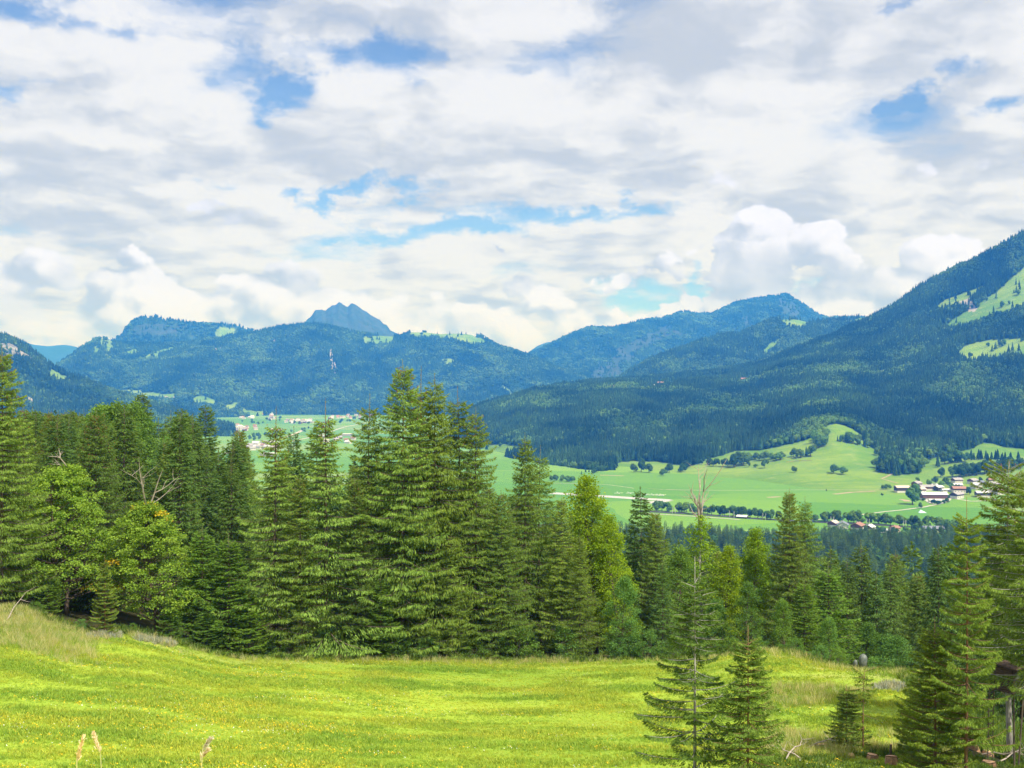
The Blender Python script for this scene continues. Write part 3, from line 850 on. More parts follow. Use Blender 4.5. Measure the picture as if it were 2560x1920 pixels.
def spruce(name, seed, H, R, base=0.06, dz=0.55, nb=6, hang=0.75, tl=0.55, tw=0.11, per_m=15, mat=SPRUCE, bark=BARK, droop=0.35, rise=0.5, gap=0.0, power=0.8, leader=1.0, trunk_r=None, cones=0, ragged=0.25, bare=0.12, lopsided=0.0, topbend=0.0):
    rng = np.random.default_rng(seed)
    h0 = H * base
    hs, h = [], h0
    while h < H - leader:
        hs.append(h)
        f = (H - h) / (H - h0)
        h += dz * (0.55 + 0.75 * f) * rng.uniform(0.8, 1.2)
    tr = trunk_r or 0.0085 * H + 0.03
    mb = MB()
    tz = np.linspace(0, 1, 9)
    bend = rng.normal(size=2) * 0.006 * H
    def axis(t):
        return np.stack([bend[0] * np.sin(t * 3) + topbend * t ** 4, bend[1] * np.sin(t * 2.3), t * H], -1)
    mb.tube(axis(tz) + np.array([0, 0, -0.5]) * (tz[:, None] == 0), [tr * (1 - t) ** 1.15 + 0.012 for t in tz], 8)
    B, D, L, W, T, CN = [], [], [], [], [], []
    for h in hs:
        f = (H - h) / (H - h0)
        k = nb + rng.integers(-1, 2)
        a0 = rng.uniform(0, 6.28)
        for i in range(k):
            if rng.random() < gap:
                continue
            az = a0 + 6.283 * i / k + rng.normal() * 0.22
            ln = (R * f ** power + 0.18) * rng.uniform(1 - ragged, 1 + ragged) * (1 + lopsided * math.cos(az))
            # low limbs are sometimes short or broken
            if f > 0.85:
                ln *= rng.uniform(0.55, 1.05)
            d = np.array([math.cos(az), math.sin(az), 0.0])
            side = np.array([-d[1], d[0], 0.0])
            a = np.interp(f, (0, 0.12, 0.35, 1), (rise + 0.5, rise, -droop * 0.3, -droop)) + rng.normal() * 0.09
            b = np.interp(f, (0, 0.2, 0.5, 1), (-0.15, -0.05, 0.22, 0.30)) + rng.normal() * 0.06
            hz = h + rng.normal() * 0.12 * dz
            org = axis(np.array([hz / H]))[0]
            s = np.array([0, 0.25, 0.5, 0.75, 1.0])
            P = org + d * (ln * s)[:, None] + np.array([0, 0, 1.0]) * (ln * (a * s + b * s * s))[:, None]
            P = P + side * (rng.normal() * 0.06 * ln * s * s)[:, None]
            r0 = 0.010 + 0.0105 * ln
            mb.tube(P, [r0, r0 * 0.8, r0 * 0.6, r0 * 0.42, r0 * 0.2], 3, cap=False)
            n = max(5, int(ln * per_m * rng.uniform(0.8, 1.2)))
            t = rng.random(n) ** 0.85 * (1 - bare) + bare
            t[: max(2, n // 12)] = 1.0
            u = rng.uniform(-1, 1, n)
            wid = ln * 0.24 * np.interp(t, (0, 0.25, 0.6, 1), (0.25, 0.9, 1.0, 0.25)) + 0.05
            idx = t * 4
            i0 = np.minimum(idx.astype(int), 3)
            w = (idx - i0)[:, None]
            p = P[i0] * (1 - w) + P[i0 + 1] * w
            p = p + side * (u * wid)[:, None] - np.array([0, 0, 1.0]) * (np.abs(u) * wid * 0.25 * hang)[:, None]
            hg = hang * rng.uniform(0.5, 1.25, n) * np.interp(f, (0, 0.15, 0.4), (0.15, 0.5, 1.0))
            dd = d * rng.uniform(0.25, 0.9, n)[:, None] + side * (u * rng.uniform(0.3, 1.0, n))[:, None] - np.array([0, 0, 1.0]) * hg[:, None]
            dd[t >= 1.0] = d + np.array([0, 0, 0.25]) + rng.normal(size=(int((t >= 1).sum()), 3)) * 0.25
            B.append(p)
            D.append(dd)
            L.append(tl * rng.uniform(0.55, 1.25, n) * np.interp(f, (0, 0.15, 1), (0.55, 0.85, 1.0)))
            W.append(tw * rng.uniform(0.7, 1.3, n))
            T.append(np.clip(rng.normal(0.45, 0.24, n) + 0.18 * (t - 0.5), 0, 1))
            if cones and f < cones and rng.random() < 0.8:
                for _ in range(rng.integers(1, 4)):
                    q = P[rng.integers(2, 5)] + rng.normal(size=3) * 0.12
                    CN.append(q)
    # leader
    k = 26
    t = rng.random(k)
    B.append(axis((H - leader * 1.1 * t) / H))
    dd = rng.normal(size=(k, 3)) * 0.5
    dd[:, 2] = np.abs(dd[:, 2]) + 0.35
    D.append(dd)
    L.append(np.full(k, tl * 0.5) * (0.4 + t))
    W.append(np.full(k, tw * 0.7))
    T.append(rng.uniform(0.4, 1.0, k))
    B, D, L, W, T = (np.concatenate(v) for v in (B, D, L, W, T))
    out = {'trunk': mb.mesh(name + '_trunk', [bark], True), 'crown': leaves_mesh(name + '_crown', B, D, L, W, mat, T, rng), 'H': H, 'name': name}
    if CN:
        cb = MB()
        for q in CN:
            cb.tube([q, q - (0, 0, 0.07), q - (0, 0, 0.16)], [0.018, 0.034, 0.012], 4)
        out['cones'] = cb.mesh(name + '_cones', [CONE])
    return out


def broadleaf(name, seed, H, R, zlo=0.18, clusters=150, leaves=70, ls=0.20, cr=0.85, mat=MAPLE, bark=BARK, top=0.62, flat=0.55, gold=0.0, bare_top=None, trunk_r=None, stems=1, lean=0.0, top_gold=0.0):
    """trunk, limbs to every leaf cluster, leaves in flattened sprays"""
    rng = np.random.default_rng(seed)
    mb = MB()
    tr = trunk_r or 0.012 * H + 0.05
    Ht = H * (0.9 if bare_top is None else 0.8)
    axes = []
    for s in range(stems):
        off = rng.normal(size=2) * (0.0 if stems == 1 else 0.35)
        ln = rng.normal(size=2) * 0.04 * H + np.array([lean * H, 0])
        t = np.linspace(0, 1, 8)
        ax = np.stack([off[0] + ln[0] * t ** 1.4 + 0.02 * H * np.sin(t * 5 + seed) * t, off[1] + ln[1] * t ** 1.4, t * Ht - 0.4 * (t == 0)], 1)
        axes.append(ax)
        mb.tube(ax, [tr * (1 - 0.9 * v) for v in t], 7)
    B, D, L, T = [], [], [], []
    GB, GD, GL, GT = [], [], [], []
    for c in range(clusters):
        v = rng.random() ** 0.9
        z = H * (zlo + (1 - zlo) * v)
        env = R * np.interp(v, (0, 0.25, top, 0.85, 1.0), (0.62, 1.0, 0.82, 0.45, 0.10))
        az = rng.uniform(0, 6.283)
        rr = env * math.sqrt(rng.uniform(0.12, 1.0)) * rng.uniform(0.85, 1.15)
        ax = axes[rng.integers(len(axes))]
        i = int(np.clip(z / Ht, 0, 0.99) * 7)
        ctr = np.array([ax[i, 0] + rr * math.cos(az), ax[i, 1] + rr * math.sin(az), z])
        zs = max(0.1 * H, z - rr * rng.uniform(0.45, 0.9))
        j = np.clip(zs / Ht * 7, 0, 6.99)
        st = ax[int(j)] * (1 - j % 1) + ax[int(j) + 1] * (j % 1)
        mid = st * 0.45 + ctr * 0.55 + np.array([0, 0, -0.08 * rr])
        r0 = 0.012 + 0.010 * rr
        mb.tube([st, mid, ctr], [r0, r0 * 0.6, r0 * 0.2], 4, cap=False)
        n = int(leaves * rng.uniform(0.6, 1.3))
        q = rng.normal(size=(n, 3))
        q /= np.linalg.norm(q, axis=1, keepdims=True)
        q *= (rng.random(n) ** 0.45)[:, None] * cr * rng.uniform(0.7, 1.25)
        q[:, 2] *= flat
        q[:, 2] -= 0.22 * (q[:, 0] ** 2 + q[:, 1] ** 2) / cr
        p = ctr + q
        d = q * 0.6 + rng.normal(size=(n, 3)) * 0.5 + np.array([math.cos(az), math.sin(az), -0.25]) * 0.4
        isg = gold > 0 and (rng.random() < gold or (top_gold and v > 0.8 and rng.random() < top_gold))
        tgt = (GB, GD, GL, GT) if isg else (B, D, L, T)
        tgt[0].append(p)
        tgt[1].append(d)
        tgt[2].append(ls * rng.uniform(0.6, 1.35, n))
        tgt[3].append(np.clip(rng.normal(0.5, 0.22, n) + rng.normal() * 0.12, 0, 1))
    def mk(nm, a, mt):
        b, d, l, t = (np.concatenate(v) for v in a)
        return leaves_mesh(nm, b, d, l, l * rng.uniform(0.55, 0.9, len(l)), mt, t, rng)
    out = {'trunk': mb.mesh(name + '_trunk', [bark], True), 'crown': mk(name + '_crown', (B, D, L, T), mat), 'H': H, 'name': name}
    if GB:
        out['golden_leaves'] = mk(name + '_golden', (GB, GD, GL, GT), GOLD)
    if bare_top:
        db = MB()
        r2 = np.random.default_rng(seed + 5)
        tip = axes[0][-1]
        def limb(p, d, ln, r, depth):
            pts = [p]
            for k in range(4):
                d = d + r2.normal(size=3) * 0.13 + np.array([0, 0, 0.05])
                d /= np.linalg.norm(d)
                pts.append(pts[-1] + d * ln / 4)
            db.tube(pts, [r, r * 0.85, r * 0.65, r * 0.45, r * 0.15], 5)
            if depth:
                for k in range(r2.integers(2, 5)):
                    i = r2.integers(1, 4)
                    e = d + r2.normal(size=3) * 0.75
                    e[2] = abs(e[2]) * 0.8 + 0.25
                    e /= np.linalg.norm(e)
                    limb(pts[i], e, ln * r2.uniform(0.4, 0.7), r * 0.5, depth - 1)
        for k in range(bare_top[1]):
            e = r2.normal(size=3) * 0.22
            e[2] = 1
            limb(tip + np.array([0, 0, 0.15 * H - 0.05 * H * k]), e / np.linalg.norm(e), bare_top[0] * r2.uniform(0.7, 1.0), tr * 0.42, 2)
        out['dead_top'] = db.mesh(name + '_dead_top', [DEADWOOD])
    return out


TREES = {
    'sA': spruce('spruce_a', 1, 28, 5.4, hang=1.15, cones=0.45, nb=7, tl=0.40, tw=0.070, per_m=48),
    'sB': spruce('spruce_b', 2, 26, 5.0, hang=1.35, cones=0.3, droop=0.25, nb=7, tl=0.42, tw=0.065, per_m=48),
    'sA2': spruce('spruce_a2', 41, 27, 5.0, hang=1.25, cones=0.3, nb=6, tl=0.38, tw=0.07, per_m=48, gap=0.1, ragged=0.35, dz=0.62),
    'sB2': spruce('spruce_b2', 42, 25, 5.3, hang=1.4, droop=0.4, nb=7, tl=0.42, tw=0.065, per_m=46, ragged=0.4, gap=0.05, power=0.95),
    'sC': spruce('spruce_c', 3, 24, 4.2, hang=1.0, leader=1.7, gap=0.06, ragged=0.38, dz=0.58, tl=0.38, tw=0.07, per_m=46),
    'sD': spruce('spruce_d', 4, 25, 3.7, hang=0.8, mat=SPRUCE_DARK, dz=0.6, per_m=24, tl=0.6, tw=0.10, leader=1.2),
    'sE': spruce('spruce_e', 5, 22, 3.9, hang=0.55, mat=SPRUCE_DARK, dz=0.6, per_m=24, tl=0.6, tw=0.10, rise=0.4, leader=0.9),
    'sT': spruce('spruce_t', 6, 24, 4.4, hang=1.0, leader=2.0, gap=0.10, ragged=0.45, dz=0.62, power=1.15, cones=0.25, tl=0.38, tw=0.07, per_m=48, nb=7),
    'fA': spruce('fir_a', 7, 12, 3.3, base=0.02, hang=0.15, tl=0.36, tw=0.09, per_m=40, dz=0.40, nb=7, mat=FIR, droop=0.08, rise=0.45, leader=1.1, bark=BARK),
    'fB': spruce('fir_b', 8, 9, 2.8, base=0.02, hang=0.2, tl=0.32, tw=0.08, per_m=44, dz=0.36, nb=7, mat=FIR, droop=0.14, rise=0.5, leader=0.8),
    'dF': spruce('dark_fir', 12, 24, 3.4, hang=0.35, mat=SPRUCE_DARK, droop=0.0, rise=0.55, power=0.62, leader=0.5, dz=0.5, per_m=26, tl=0.6, tw=0.1),
    'mA': broadleaf('maple_a', 21, 15, 5.0, clusters=330, leaves=90, mat=MAPLE, gold=0.006, top_gold=0.07, bare_top=(7.5, 2), top=0.45, flat=0.45, cr=0.75),
    'mB': broadleaf('maple_b', 22, 15, 4.8, clusters=330, leaves=90, mat=MAPLE, gold=0.004, top_gold=0.02, bare_top=(3.2, 1), stems=2, top=0.45, flat=0.45, cr=0.75),
    'bA': broadleaf('beech_a', 23, 19, 3.4, clusters=230, leaves=80, mat=BEECH, gold=0.0, zlo=0.1, top=0.5, flat=0.7, cr=0.8),
    'gA': broadleaf('ash_a', 24, 16, 3.6, clusters=200, leaves=80, mat=GREENLEAF, zlo=0.06, flat=0.7, cr=0.9),
    'gB': broadleaf('ash_b', 25, 12, 3.2, clusters=150, leaves=90, mat=GREENLEAF, zlo=0.04, stems=2, flat=0.8, cr=0.9),
    'gD': broadleaf('snag_tree', 26, 16, 2.8, clusters=110, leaves=60, mat=BEECH, zlo=0.1, top=0.35, bare_top=(6.0, 4), bark=BARK_GREY, cr=0.75, trunk_r=0.30),
    'bush': broadleaf('bush', 27, 3.2, 1.9, clusters=56, leaves=80, ls=0.13, cr=0.5, mat=GREENLEAF, zlo=0.05, top=0.7, trunk_r=0.05, stems=3),
    # close trees: finer sprays
    'nA': spruce('sparse_spruce', 31, 13.5, 2.9, base=0.05, hang=0.55, tl=0.22, tw=0.042, per_m=190, dz=0.60, nb=5, gap=0.16, mat=SPRUCE_DARK, bark=BARK_GREY, ragged=0.4, power=0.75, leader=1.5, trunk_r=0.11, droop=0.2, bare=0.16),
    'nB': spruce('young_spruce', 32, 9.5, 2.2, base=0.04, hang=0.5, tl=0.20, tw=0.042, per_m=190, dz=0.42, nb=6, gap=0.08, mat=SPRUCE, bark=BARK_RED, ragged=0.3, leader=0.9, trunk_r=0.08, droop=0.2, bare=0.15),
    'nC': spruce('bright_spruce', 33, 9.0, 2.2, base=0.03, hang=0.3, tl=0.20, tw=0.042, per_m=180, dz=0.38, nb=7, gap=0.05, mat=YOUNG, bark=BARK_RED, leader=1.0, trunk_r=0.075, droop=0.05, rise=0.6),
    'nD': spruce('tall_near_spruce', 34, 15, 2.5, base=0.16, hang=0.6, tl=0.24, tw=0.045, per_m=150, dz=0.5, nb=6, gap=0.12, mat=YOUNG, bark=BARK_RED, leader=1.2, trunk_r=0.13, droop=0.15, rise=0.5, bare=0.12, ragged=0.35),
    'nE': spruce('old_near_spruce', 35, 24, 3.4, base=0.28, hang=0.9, tl=0.36, tw=0.06, per_m=75, dz=0.55, nb=6, gap=0.14, mat=SPRUCE, bark=BARK_GREY, leader=0.8, trunk_r=0.25, ragged=0.5, power=0.45, cones=0.3),
    'nF': spruce('dying_spruce', 36, 6.6, 1.5, base=0.30, hang=0.9, tl=0.26, tw=0.05, per_m=120, dz=0.45, nb=4, gap=0.35, mat=SPRUCE, bark=BARK_RED, leader=0.3, trunk_r=0.055, power=0.3, droop=0.5, ragged=0.5, topbend=-0.2),
}


def far_conifer(name, seed, w=0.17, tiers=6, n=9):
    rng = np.random.default_rng(seed)
    V, T = [], []
    for i in range(tiers):
        z0 = 0.06 + 0.84 * i / tiers
        z1 = min(1.0, z0 + 0.36 * (1 - 0.35 * i / tiers) + 0.03)
        r = w * (1 - 0.88 * i / tiers)
        c = len(V)
        V.append((0, 0, z1))
        ph = rng.uniform(0, 6)
        for j in range(n):
            k = r * (1.15 if j % 2 else 0.6) * rng.uniform(0.75, 1.25)
            a = ph + 6.283 * j / n
            V.append((k * math.cos(a), k * math.sin(a), z0 + rng.uniform(-0.035, 0.035) + (0.0 if j % 2 else 0.05)))
        T += [(c, c + 1 + j, c + 1 + (j + 1) % n) for j in range(n)]
    return mesh_np(name, V, [np.array(T)], [FARSPRUCE])


def far_broad(name, seed, n=260, size=0.13, wid=0.42, mat=None):
    rng = np.random.default_rng(seed)
    lob = [np.array([rng.normal() * 0.14, rng.normal() * 0.14, rng.uniform(0.38, 0.78)]) for _ in range(6)]
    V, Q = [], []
    for k in range(n):
        c = lob[rng.integers(6)]
        q = rng.normal(size=3)
        q /= np.linalg.norm(q)
        p = c + q * np.array([wid * 0.55, wid * 0.55, 0.25]) * rng.uniform(0.75, 1.05)
        a = rng.normal(size=3)
        a -= q * a.dot(q) * 0.8
        a /= np.linalg.norm(a)
        b = np.cross(q, a)
        b /= np.linalg.norm(b) + 1e-6
        s = size * rng.uniform(0.6, 1.2)
        i = len(V)
        V += [p - a * s - b * s * 0.3, p + b * s * 0.6, p + a * s, p - b * s * 0.7]
        Q.append((i, i + 1, i + 2, i + 3))
    return mesh_np(name, V, [np.array(Q)], [mat or FARLEAF])


FARCON = [far_conifer('far_conifer_%d' % i, 60 + i, w) for i, w in enumerate((0.17, 0.14, 0.20))]
FARBRD = [far_broad('far_broadleaf_%d' % i, 70 + i) for i in range(2)]


def template_collection(name, meshes):
    c = bpy.data.collections.new(name)
    for i, me in enumerate(meshes):
        c.objects.link(bpy.data.objects.new('%s_%02d' % (name, i), me))
    return c


def scatter(name, pts, coll, scl, rot, idx, label, cat):
    """one mass of plants: a model of the collection stands at every point"""
    me = bpy.data.meshes.new(name)
    n = len(pts)
    me.vertices.add(n)
    me.vertices.foreach_set('co', np.asarray(pts, np.float32).ravel())
    for k, v in (('scl', scl), ('rot', rot)):
        a = me.attributes.new(k, 'FLOAT_VECTOR', 'POINT')
        a.data.foreach_set('vector', np.asarray(v, np.float32).ravel())
    a = me.attributes.new('idx', 'INT', 'POINT')
    a.data.foreach_set('value', np.asarray(idx, np.int32))
    o = link(name, me)
    ng = bpy.data.node_groups.new(name + '_stand', 'GeometryNodeTree')
    ng.interface.new_socket('Geometry', in_out='INPUT', socket_type='NodeSocketGeometry')
    ng.interface.new_socket('Geometry', in_out='OUTPUT', socket_type='NodeSocketGeometry')
    N = ng.nodes.new
    gi, go = N('NodeGroupInput'), N('NodeGroupOutput')
    ip = N('GeometryNodeInstanceOnPoints')
    ci = N('GeometryNodeCollectionInfo')
    ci.inputs['Collection'].default_value = coll
    ci.inputs['Separate Children'].default_value = True
    ci.inputs['Reset Children'].default_value = True
    ip.inputs['Pick Instance'].default_value = True
    def at(nm, ty):
        a = N('GeometryNodeInputNamedAttribute')
        a.data_type = ty
        a.inputs['Name'].default_value = nm
        return a.outputs[0]
    L = ng.links.new
    L(gi.outputs[0], ip.inputs['Points'])
    L(ci.outputs[0], ip.inputs['Instance'])
    L(at('idx', 'INT'), ip.inputs['Instance Index'])
    L(at('rot', 'FLOAT_VECTOR'), ip.inputs['Rotation'])
    L(at('scl', 'FLOAT_VECTOR'), ip.inputs['Scale'])
    L(ip.outputs[0], go.inputs[0])
    md = o.modifiers.new('stand', 'NODES')
    md.node_group = ng
    return tag(o, label, cat, kind='stuff')


FARC = template_collection('far_trees', FARCON + FARBRD)


def woods(terr, name, label, spacing, hmin, hmax, seed, broad=0.15, pxr=(-120, 2680), clump=150.0, wide=1.0):
    rng = np.random.default_rng(seed)
    n0 = 20000
    _, _, _, area = terr.sample(10, rng)
    n0 = int(area / (spacing * spacing))
    P, me, ro, _ = terr.sample(n0, rng, terr.nf + 2)
    px, py = proj(P)
    keep = (px > pxr[0]) & (px < pxr[1]) & ((me < 0.35 + 0.1 * rng.random(n0)) | ((rng.random(n0) < 0.02) & (P[:, 1] > 3300))) & (ro < 0.5 + 0.8 * rng.random(n0) ** 3)
    P = P[keep]
    n = len(P)
    cl = fbm(P[:, 0] / clump + seed, P[:, 1] / clump * 0.7, 4)
    isb = rng.random(n) < np.clip((cl - 0.5) * 6, 0, 1) * 0.85 + broad * 0.3
    hh = rng.uniform(hmin, hmax, n) * np.where(isb, 0.72, 1.0) * (0.75 + 0.5 * fbm(P[:, 0] / 60, P[:, 1] / 60, 2))
    ww = hh * np.where(isb, 1.0, rng.uniform(0.9, 1.35, n)) * wide
    P = P - np.array([0, 0, 0.8])
    rot = np.zeros((n, 3))
    rot[:, 2] = rng.uniform(0, 6.28, n)
    idx = np.where(isb, 3 + rng.integers(0, 2, n), rng.integers(0, 3, n))
    scatter(name, P, FARC, np.stack([ww, ww, hh], 1), rot, idx, label, 'forest')
    return n


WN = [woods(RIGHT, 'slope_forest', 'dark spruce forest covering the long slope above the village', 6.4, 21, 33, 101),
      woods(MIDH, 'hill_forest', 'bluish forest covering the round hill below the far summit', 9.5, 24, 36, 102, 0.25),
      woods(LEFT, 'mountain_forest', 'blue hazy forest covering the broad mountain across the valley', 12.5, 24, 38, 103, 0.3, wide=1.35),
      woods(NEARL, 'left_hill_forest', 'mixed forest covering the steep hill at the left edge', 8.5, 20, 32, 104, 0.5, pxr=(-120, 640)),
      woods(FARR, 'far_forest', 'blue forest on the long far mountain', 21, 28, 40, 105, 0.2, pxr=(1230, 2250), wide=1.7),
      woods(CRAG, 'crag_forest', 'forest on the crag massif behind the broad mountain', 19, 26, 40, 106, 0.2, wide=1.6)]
print('woods', WN)

# ------------------------------------------------------------------ individual trees on the near hill
PARTS = ('trunk', 'crown', 'golden_leaves', 'dead_top', 'cones')


def stand(kind, name, x, y, z, H, wide, rz, label, group=None, cat='tree'):
    """one tree: an empty at its foot that carries trunk and crown"""
    t = TREES[kind]
    o = link(name, None)
    o.location = (x, y, z)
    s = H / t['H']
    o.scale = (s * wide, s * wide, s)
    o.rotation_euler = (0, 0, rz)
    tag(o, label, cat, group)
    for p in PARTS:
        if p in t:
            c = link(p, t[p], o)
            if p == 'cones':
                c['kind'] = 'stuff'
    return o


def tree(kind, name, px, top, Y, label, wide=1.0, rz=None, group=None, sink=0.1, cat='tree'):
    x = (px - 1280) / F * Y
    z = float(zh(x, Y))
    H = zpy(Y, top) - z
    placed.append((x, Y))
    return stand(kind, name, x, Y, z - sink, max(H, 0.8), wide, random.uniform(0, 6.28) if rz is None else rz, label, group, cat)


placed = []
HERO = [
    # left end of the meadow
    ('sA', 'spruce_tree', 2, 862, 90, 'tall dark spruce with brown cones cut off by the left picture edge', 1.05),
    ('sA2', 'spruce_tree', 62, 1010, 99, 'broad spruce standing just right of the tall left edge spruce', 1.1),
    ('mB', 'maple_tree', 160, 1165, 96, 'bushy light green maple with a broken grey stub left of the golden maple', 1.12),
    ('mA', 'maple_tree', 392, 1255, 97, 'light green maple with golden tufts and a bare dead top', 1.2),
    ('nB', 'spruce_tree', 262, 1385, 90, 'small open spruce with a bare lower trunk below the maples', 0.75),
    ('fB', 'fir_tree', 40, 1345, 92, 'pale young fir at the left edge above the dry grass bank', 0.9),
    ('fB', 'fir_tree', 120, 1400, 93, 'small fir between the left edge fir and the bushy maple', 0.9),
    ('fA', 'fir_tree', 505, 1310, 98, 'bright young fir right of the golden maple', 0.95),
    ('fB', 'fir_tree', 425, 1480, 95.5, 'small young fir below the golden maple crown', 1.0),
    ('fA', 'fir_tree', 570, 1330, 97.5, 'bright wide young fir left of the slim bare topped spruce', 1.05),
    ('fB', 'fir_tree', 520, 1500, 96, 'low bright fir at the meadow edge below the young firs', 1.1),
    ('fB', 'fir_tree', 625, 1470, 97.5, 'low fir at the foot of the slim bare topped spruce', 1.0),
    # the row of tall spruces
    ('sT', 'spruce_tree', 690, 1012, 100, 'slim spruce with a long bare leader left of the tall pair', 1.25),
    ('sT', 'spruce_tree', 815, 992, 101, 'slim spruce with tufted bare top left of the tallest cluster', 1.35),
    ('sC', 'spruce_tree', 926, 980, 104, 'slender spruce with thin spire just left of the tallest spruce', 1.0),
    ('sA', 'spruce_tree', 1004, 896, 103, 'tallest spruce in the middle of the row, cones near its top', 1.02),
    ('sT', 'spruce_tree', 1055, 912, 107, 'narrow cone hung spruce right behind the tallest spruce', 1.1),
    ('sB2', 'spruce_tree', 1086, 930, 104.5, 'broad drooping spruce right of the tallest spruce', 1.0),
    ('sC', 'spruce_tree', 1142, 962, 107, 'spruce with ragged spire, third top right of the tallest', 1.15),
    ('sA2', 'spruce_tree', 1192, 1015, 105.5, 'drooping spruce at the right shoulder of the tall cluster', 0.95),
    ('sB2', 'spruce_tree', 1312, 1078, 108, 'separate pointed spruce right of the tall cluster', 0.92),
    ('sC', 'spruce_tree', 1352, 1110, 112, 'spruce leaning on the right side of the separate pointed spruce', 1.0),
    ('sB', 'spruce_tree', 1255, 1220, 104.5, 'shorter spruce filling the gap right of the tall cluster', 1.05),
    ('sA2', 'spruce_tree', 755, 1180, 99.5, 'shorter spruce between the two slim bare topped spruces', 1.05),
    ('sA', 'spruce_tree', 885, 1190, 101, 'shorter dense spruce in front of the slender spired spruce', 0.95),
    ('fA', 'spruce_tree', 950, 1430, 100, 'low dense spruce at the foot of the tallest spruce', 0.9),
    ('sA2', 'spruce_tree', 1130, 1330, 102.5, 'middling spruce in front of the drooping spruces', 0.95),
    ('sA', 'spruce_tree', 1405, 1235, 106.5, 'dense spruce left of the yellow green beech', 1.0),
    ('sB2', 'spruce_tree', 1450, 1330, 104.5, 'shorter spruce below the yellow green beech', 1.0),
    ('bA', 'beech_tree', 1490, 1195, 112, 'yellow green beech with forked tops', 1.1),
    ('bA', 'beech_tree', 1545, 1290, 110, 'second yellow green beech lower on the right of the forked one', 1.0),
    ('gA', 'leafy_tree', 1555, 1440, 104, 'dark green leafy tree under the yellow beeches', 1.1),
    ('sE', 'spruce_tree', 1600, 1213, 122, 'spruce with a tufted round top right of the beeches', 0.95),
    ('sB', 'spruce_tree', 1635, 1270, 118, 'spruce just right of the tufted round topped spruce', 1.0),
    ('gD', 'dead_topped_tree', 1752, 1290, 118, 'grey trunked tree with a bare dead top above green shoots', 1.0),
    ('bA', 'beech_tree', 1800, 1365, 116, 'yellow green leafy tree right of the dead topped tree', 1.0),
    ('gA', 'leafy_tree', 1700, 1370, 112, 'leafy green tree left of the dead topped trunk', 1.05),
    ('sE', 'spruce_tree', 1655, 1400, 106, 'short spruce behind the sparse grey trunked near spruce', 1.0),
    ('bA', 'beech_tree', 1870, 1325, 119, 'yellow green tree left of the big twin spruce', 0.95),
    ('gA', 'birch_tree', 1865, 1455, 101, 'pale green birch like tree above the dry crest', 1.0),
    ('gB', 'leafy_tree', 1790, 1500, 103, 'low leafy tree left of the pale green birch', 1.1),
    ('sA', 'spruce_tree', 1972, 1216, 114, 'big spruce with heavy boughs, left half of the twin tops', 0.9),
    ('sB2', 'spruce_tree', 2012, 1238, 117, 'big spruce, right half of the twin tops', 1.0),
    ('fA', 'fir_tree', 2012, 1440, 101, 'dense fir below the twin spruces', 1.0),
    ('fA', 'fir_tree', 2068, 1400, 104, 'light green fir right of the dense fir', 1.1),
    ('gB', 'leafy_tree', 1960, 1500, 97, 'leafy bush tree above the dry crest of the meadow', 0.9),
    ('gB', 'leafy_tree', 2075, 1545, 96, 'light leafy tree at the drop of the meadow', 1.0),
    ('sD', 'spruce_tree', 2152, 1348, 132, 'dark pointed spruce beyond the drop of the meadow', 1.1),
    ('sD', 'spruce_tree', 2118, 1385, 124, 'dark spruce left of the dark pointed spruce', 1.1),
    ('sB', 'spruce_tree', 2236, 1372, 128, 'drooping olive spruce right of the dark pointed spruce', 1.0),
    ('sD', 'spruce_tree', 2190, 1420, 118, 'darker spruce between the dark pointed and the olive spruce', 1.1),
    ('sB', 'spruce_tree', 2290, 1425, 118, 'drooping spruce left of the near right spruces', 1.1),
    ('gA', 'leafy_tree', 2160, 1555, 104, 'dark leafy tree in the hollow behind the covered stack', 1.2),
    ('gB', 'leafy_tree', 2240, 1590, 102, 'dark leafy bush tree in the hollow right of the covered stack', 1.3),
    ('sD', 'spruce_tree', 2345, 1350, 112, 'tall dark spruce behind the near right spruces', 1.1),
    ('sE', 'spruce_tree', 2480, 1330, 100, 'dark spruce filling behind the raised hide', 1.2),
    ('sD', 'spruce_tree', 2555, 1260, 92, 'dark spruce at the right edge behind the raised hide', 1.2),
    # close to the camera, right
    ('nA', 'sparse_spruce', 1737, 1385, 42, 'sparse near spruce with a straight pale grey trunk', 1.0),
    ('nB', 'young_spruce', 1870, 1556, 40, 'young near spruce with a reddish trunk right of the sparse one', 1.0),
    ('nF', 'dying_spruce', 2158, 1662, 56, 'thin dying spruce with a nodding tuft in the meadow', 1.0),
    ('nB', 'young_spruce', 2116, 1705, 56.5, 'small drooping spruce left of the thin dying spruce', 1.35),
    ('nC', 'bright_spruce', 2338, 1536, 51, 'bright green young spruce with candle shoots', 1.05),
    ('nC', 'bright_spruce', 2296, 1690, 54, 'low bushy spruce at the left foot of the bright young spruce', 1.3),
    ('nD', 'tall_near_spruce', 2414, 1236, 50, 'tall light green near spruce with reddish trunk', 0.74),
    ('nE', 'old_near_spruce', 2526, 1148, 63, 'old tall spruce with grey trunk that carries the raised hide', 1.05),
    ('nE', 'old_near_spruce', 2600, 1180, 58, 'old spruce crossing the right picture edge', 1.1),
]
for kind, nm, px, top, Y, lab, wide in HERO:
    tree(kind, nm, px, top, Y, lab, wide)

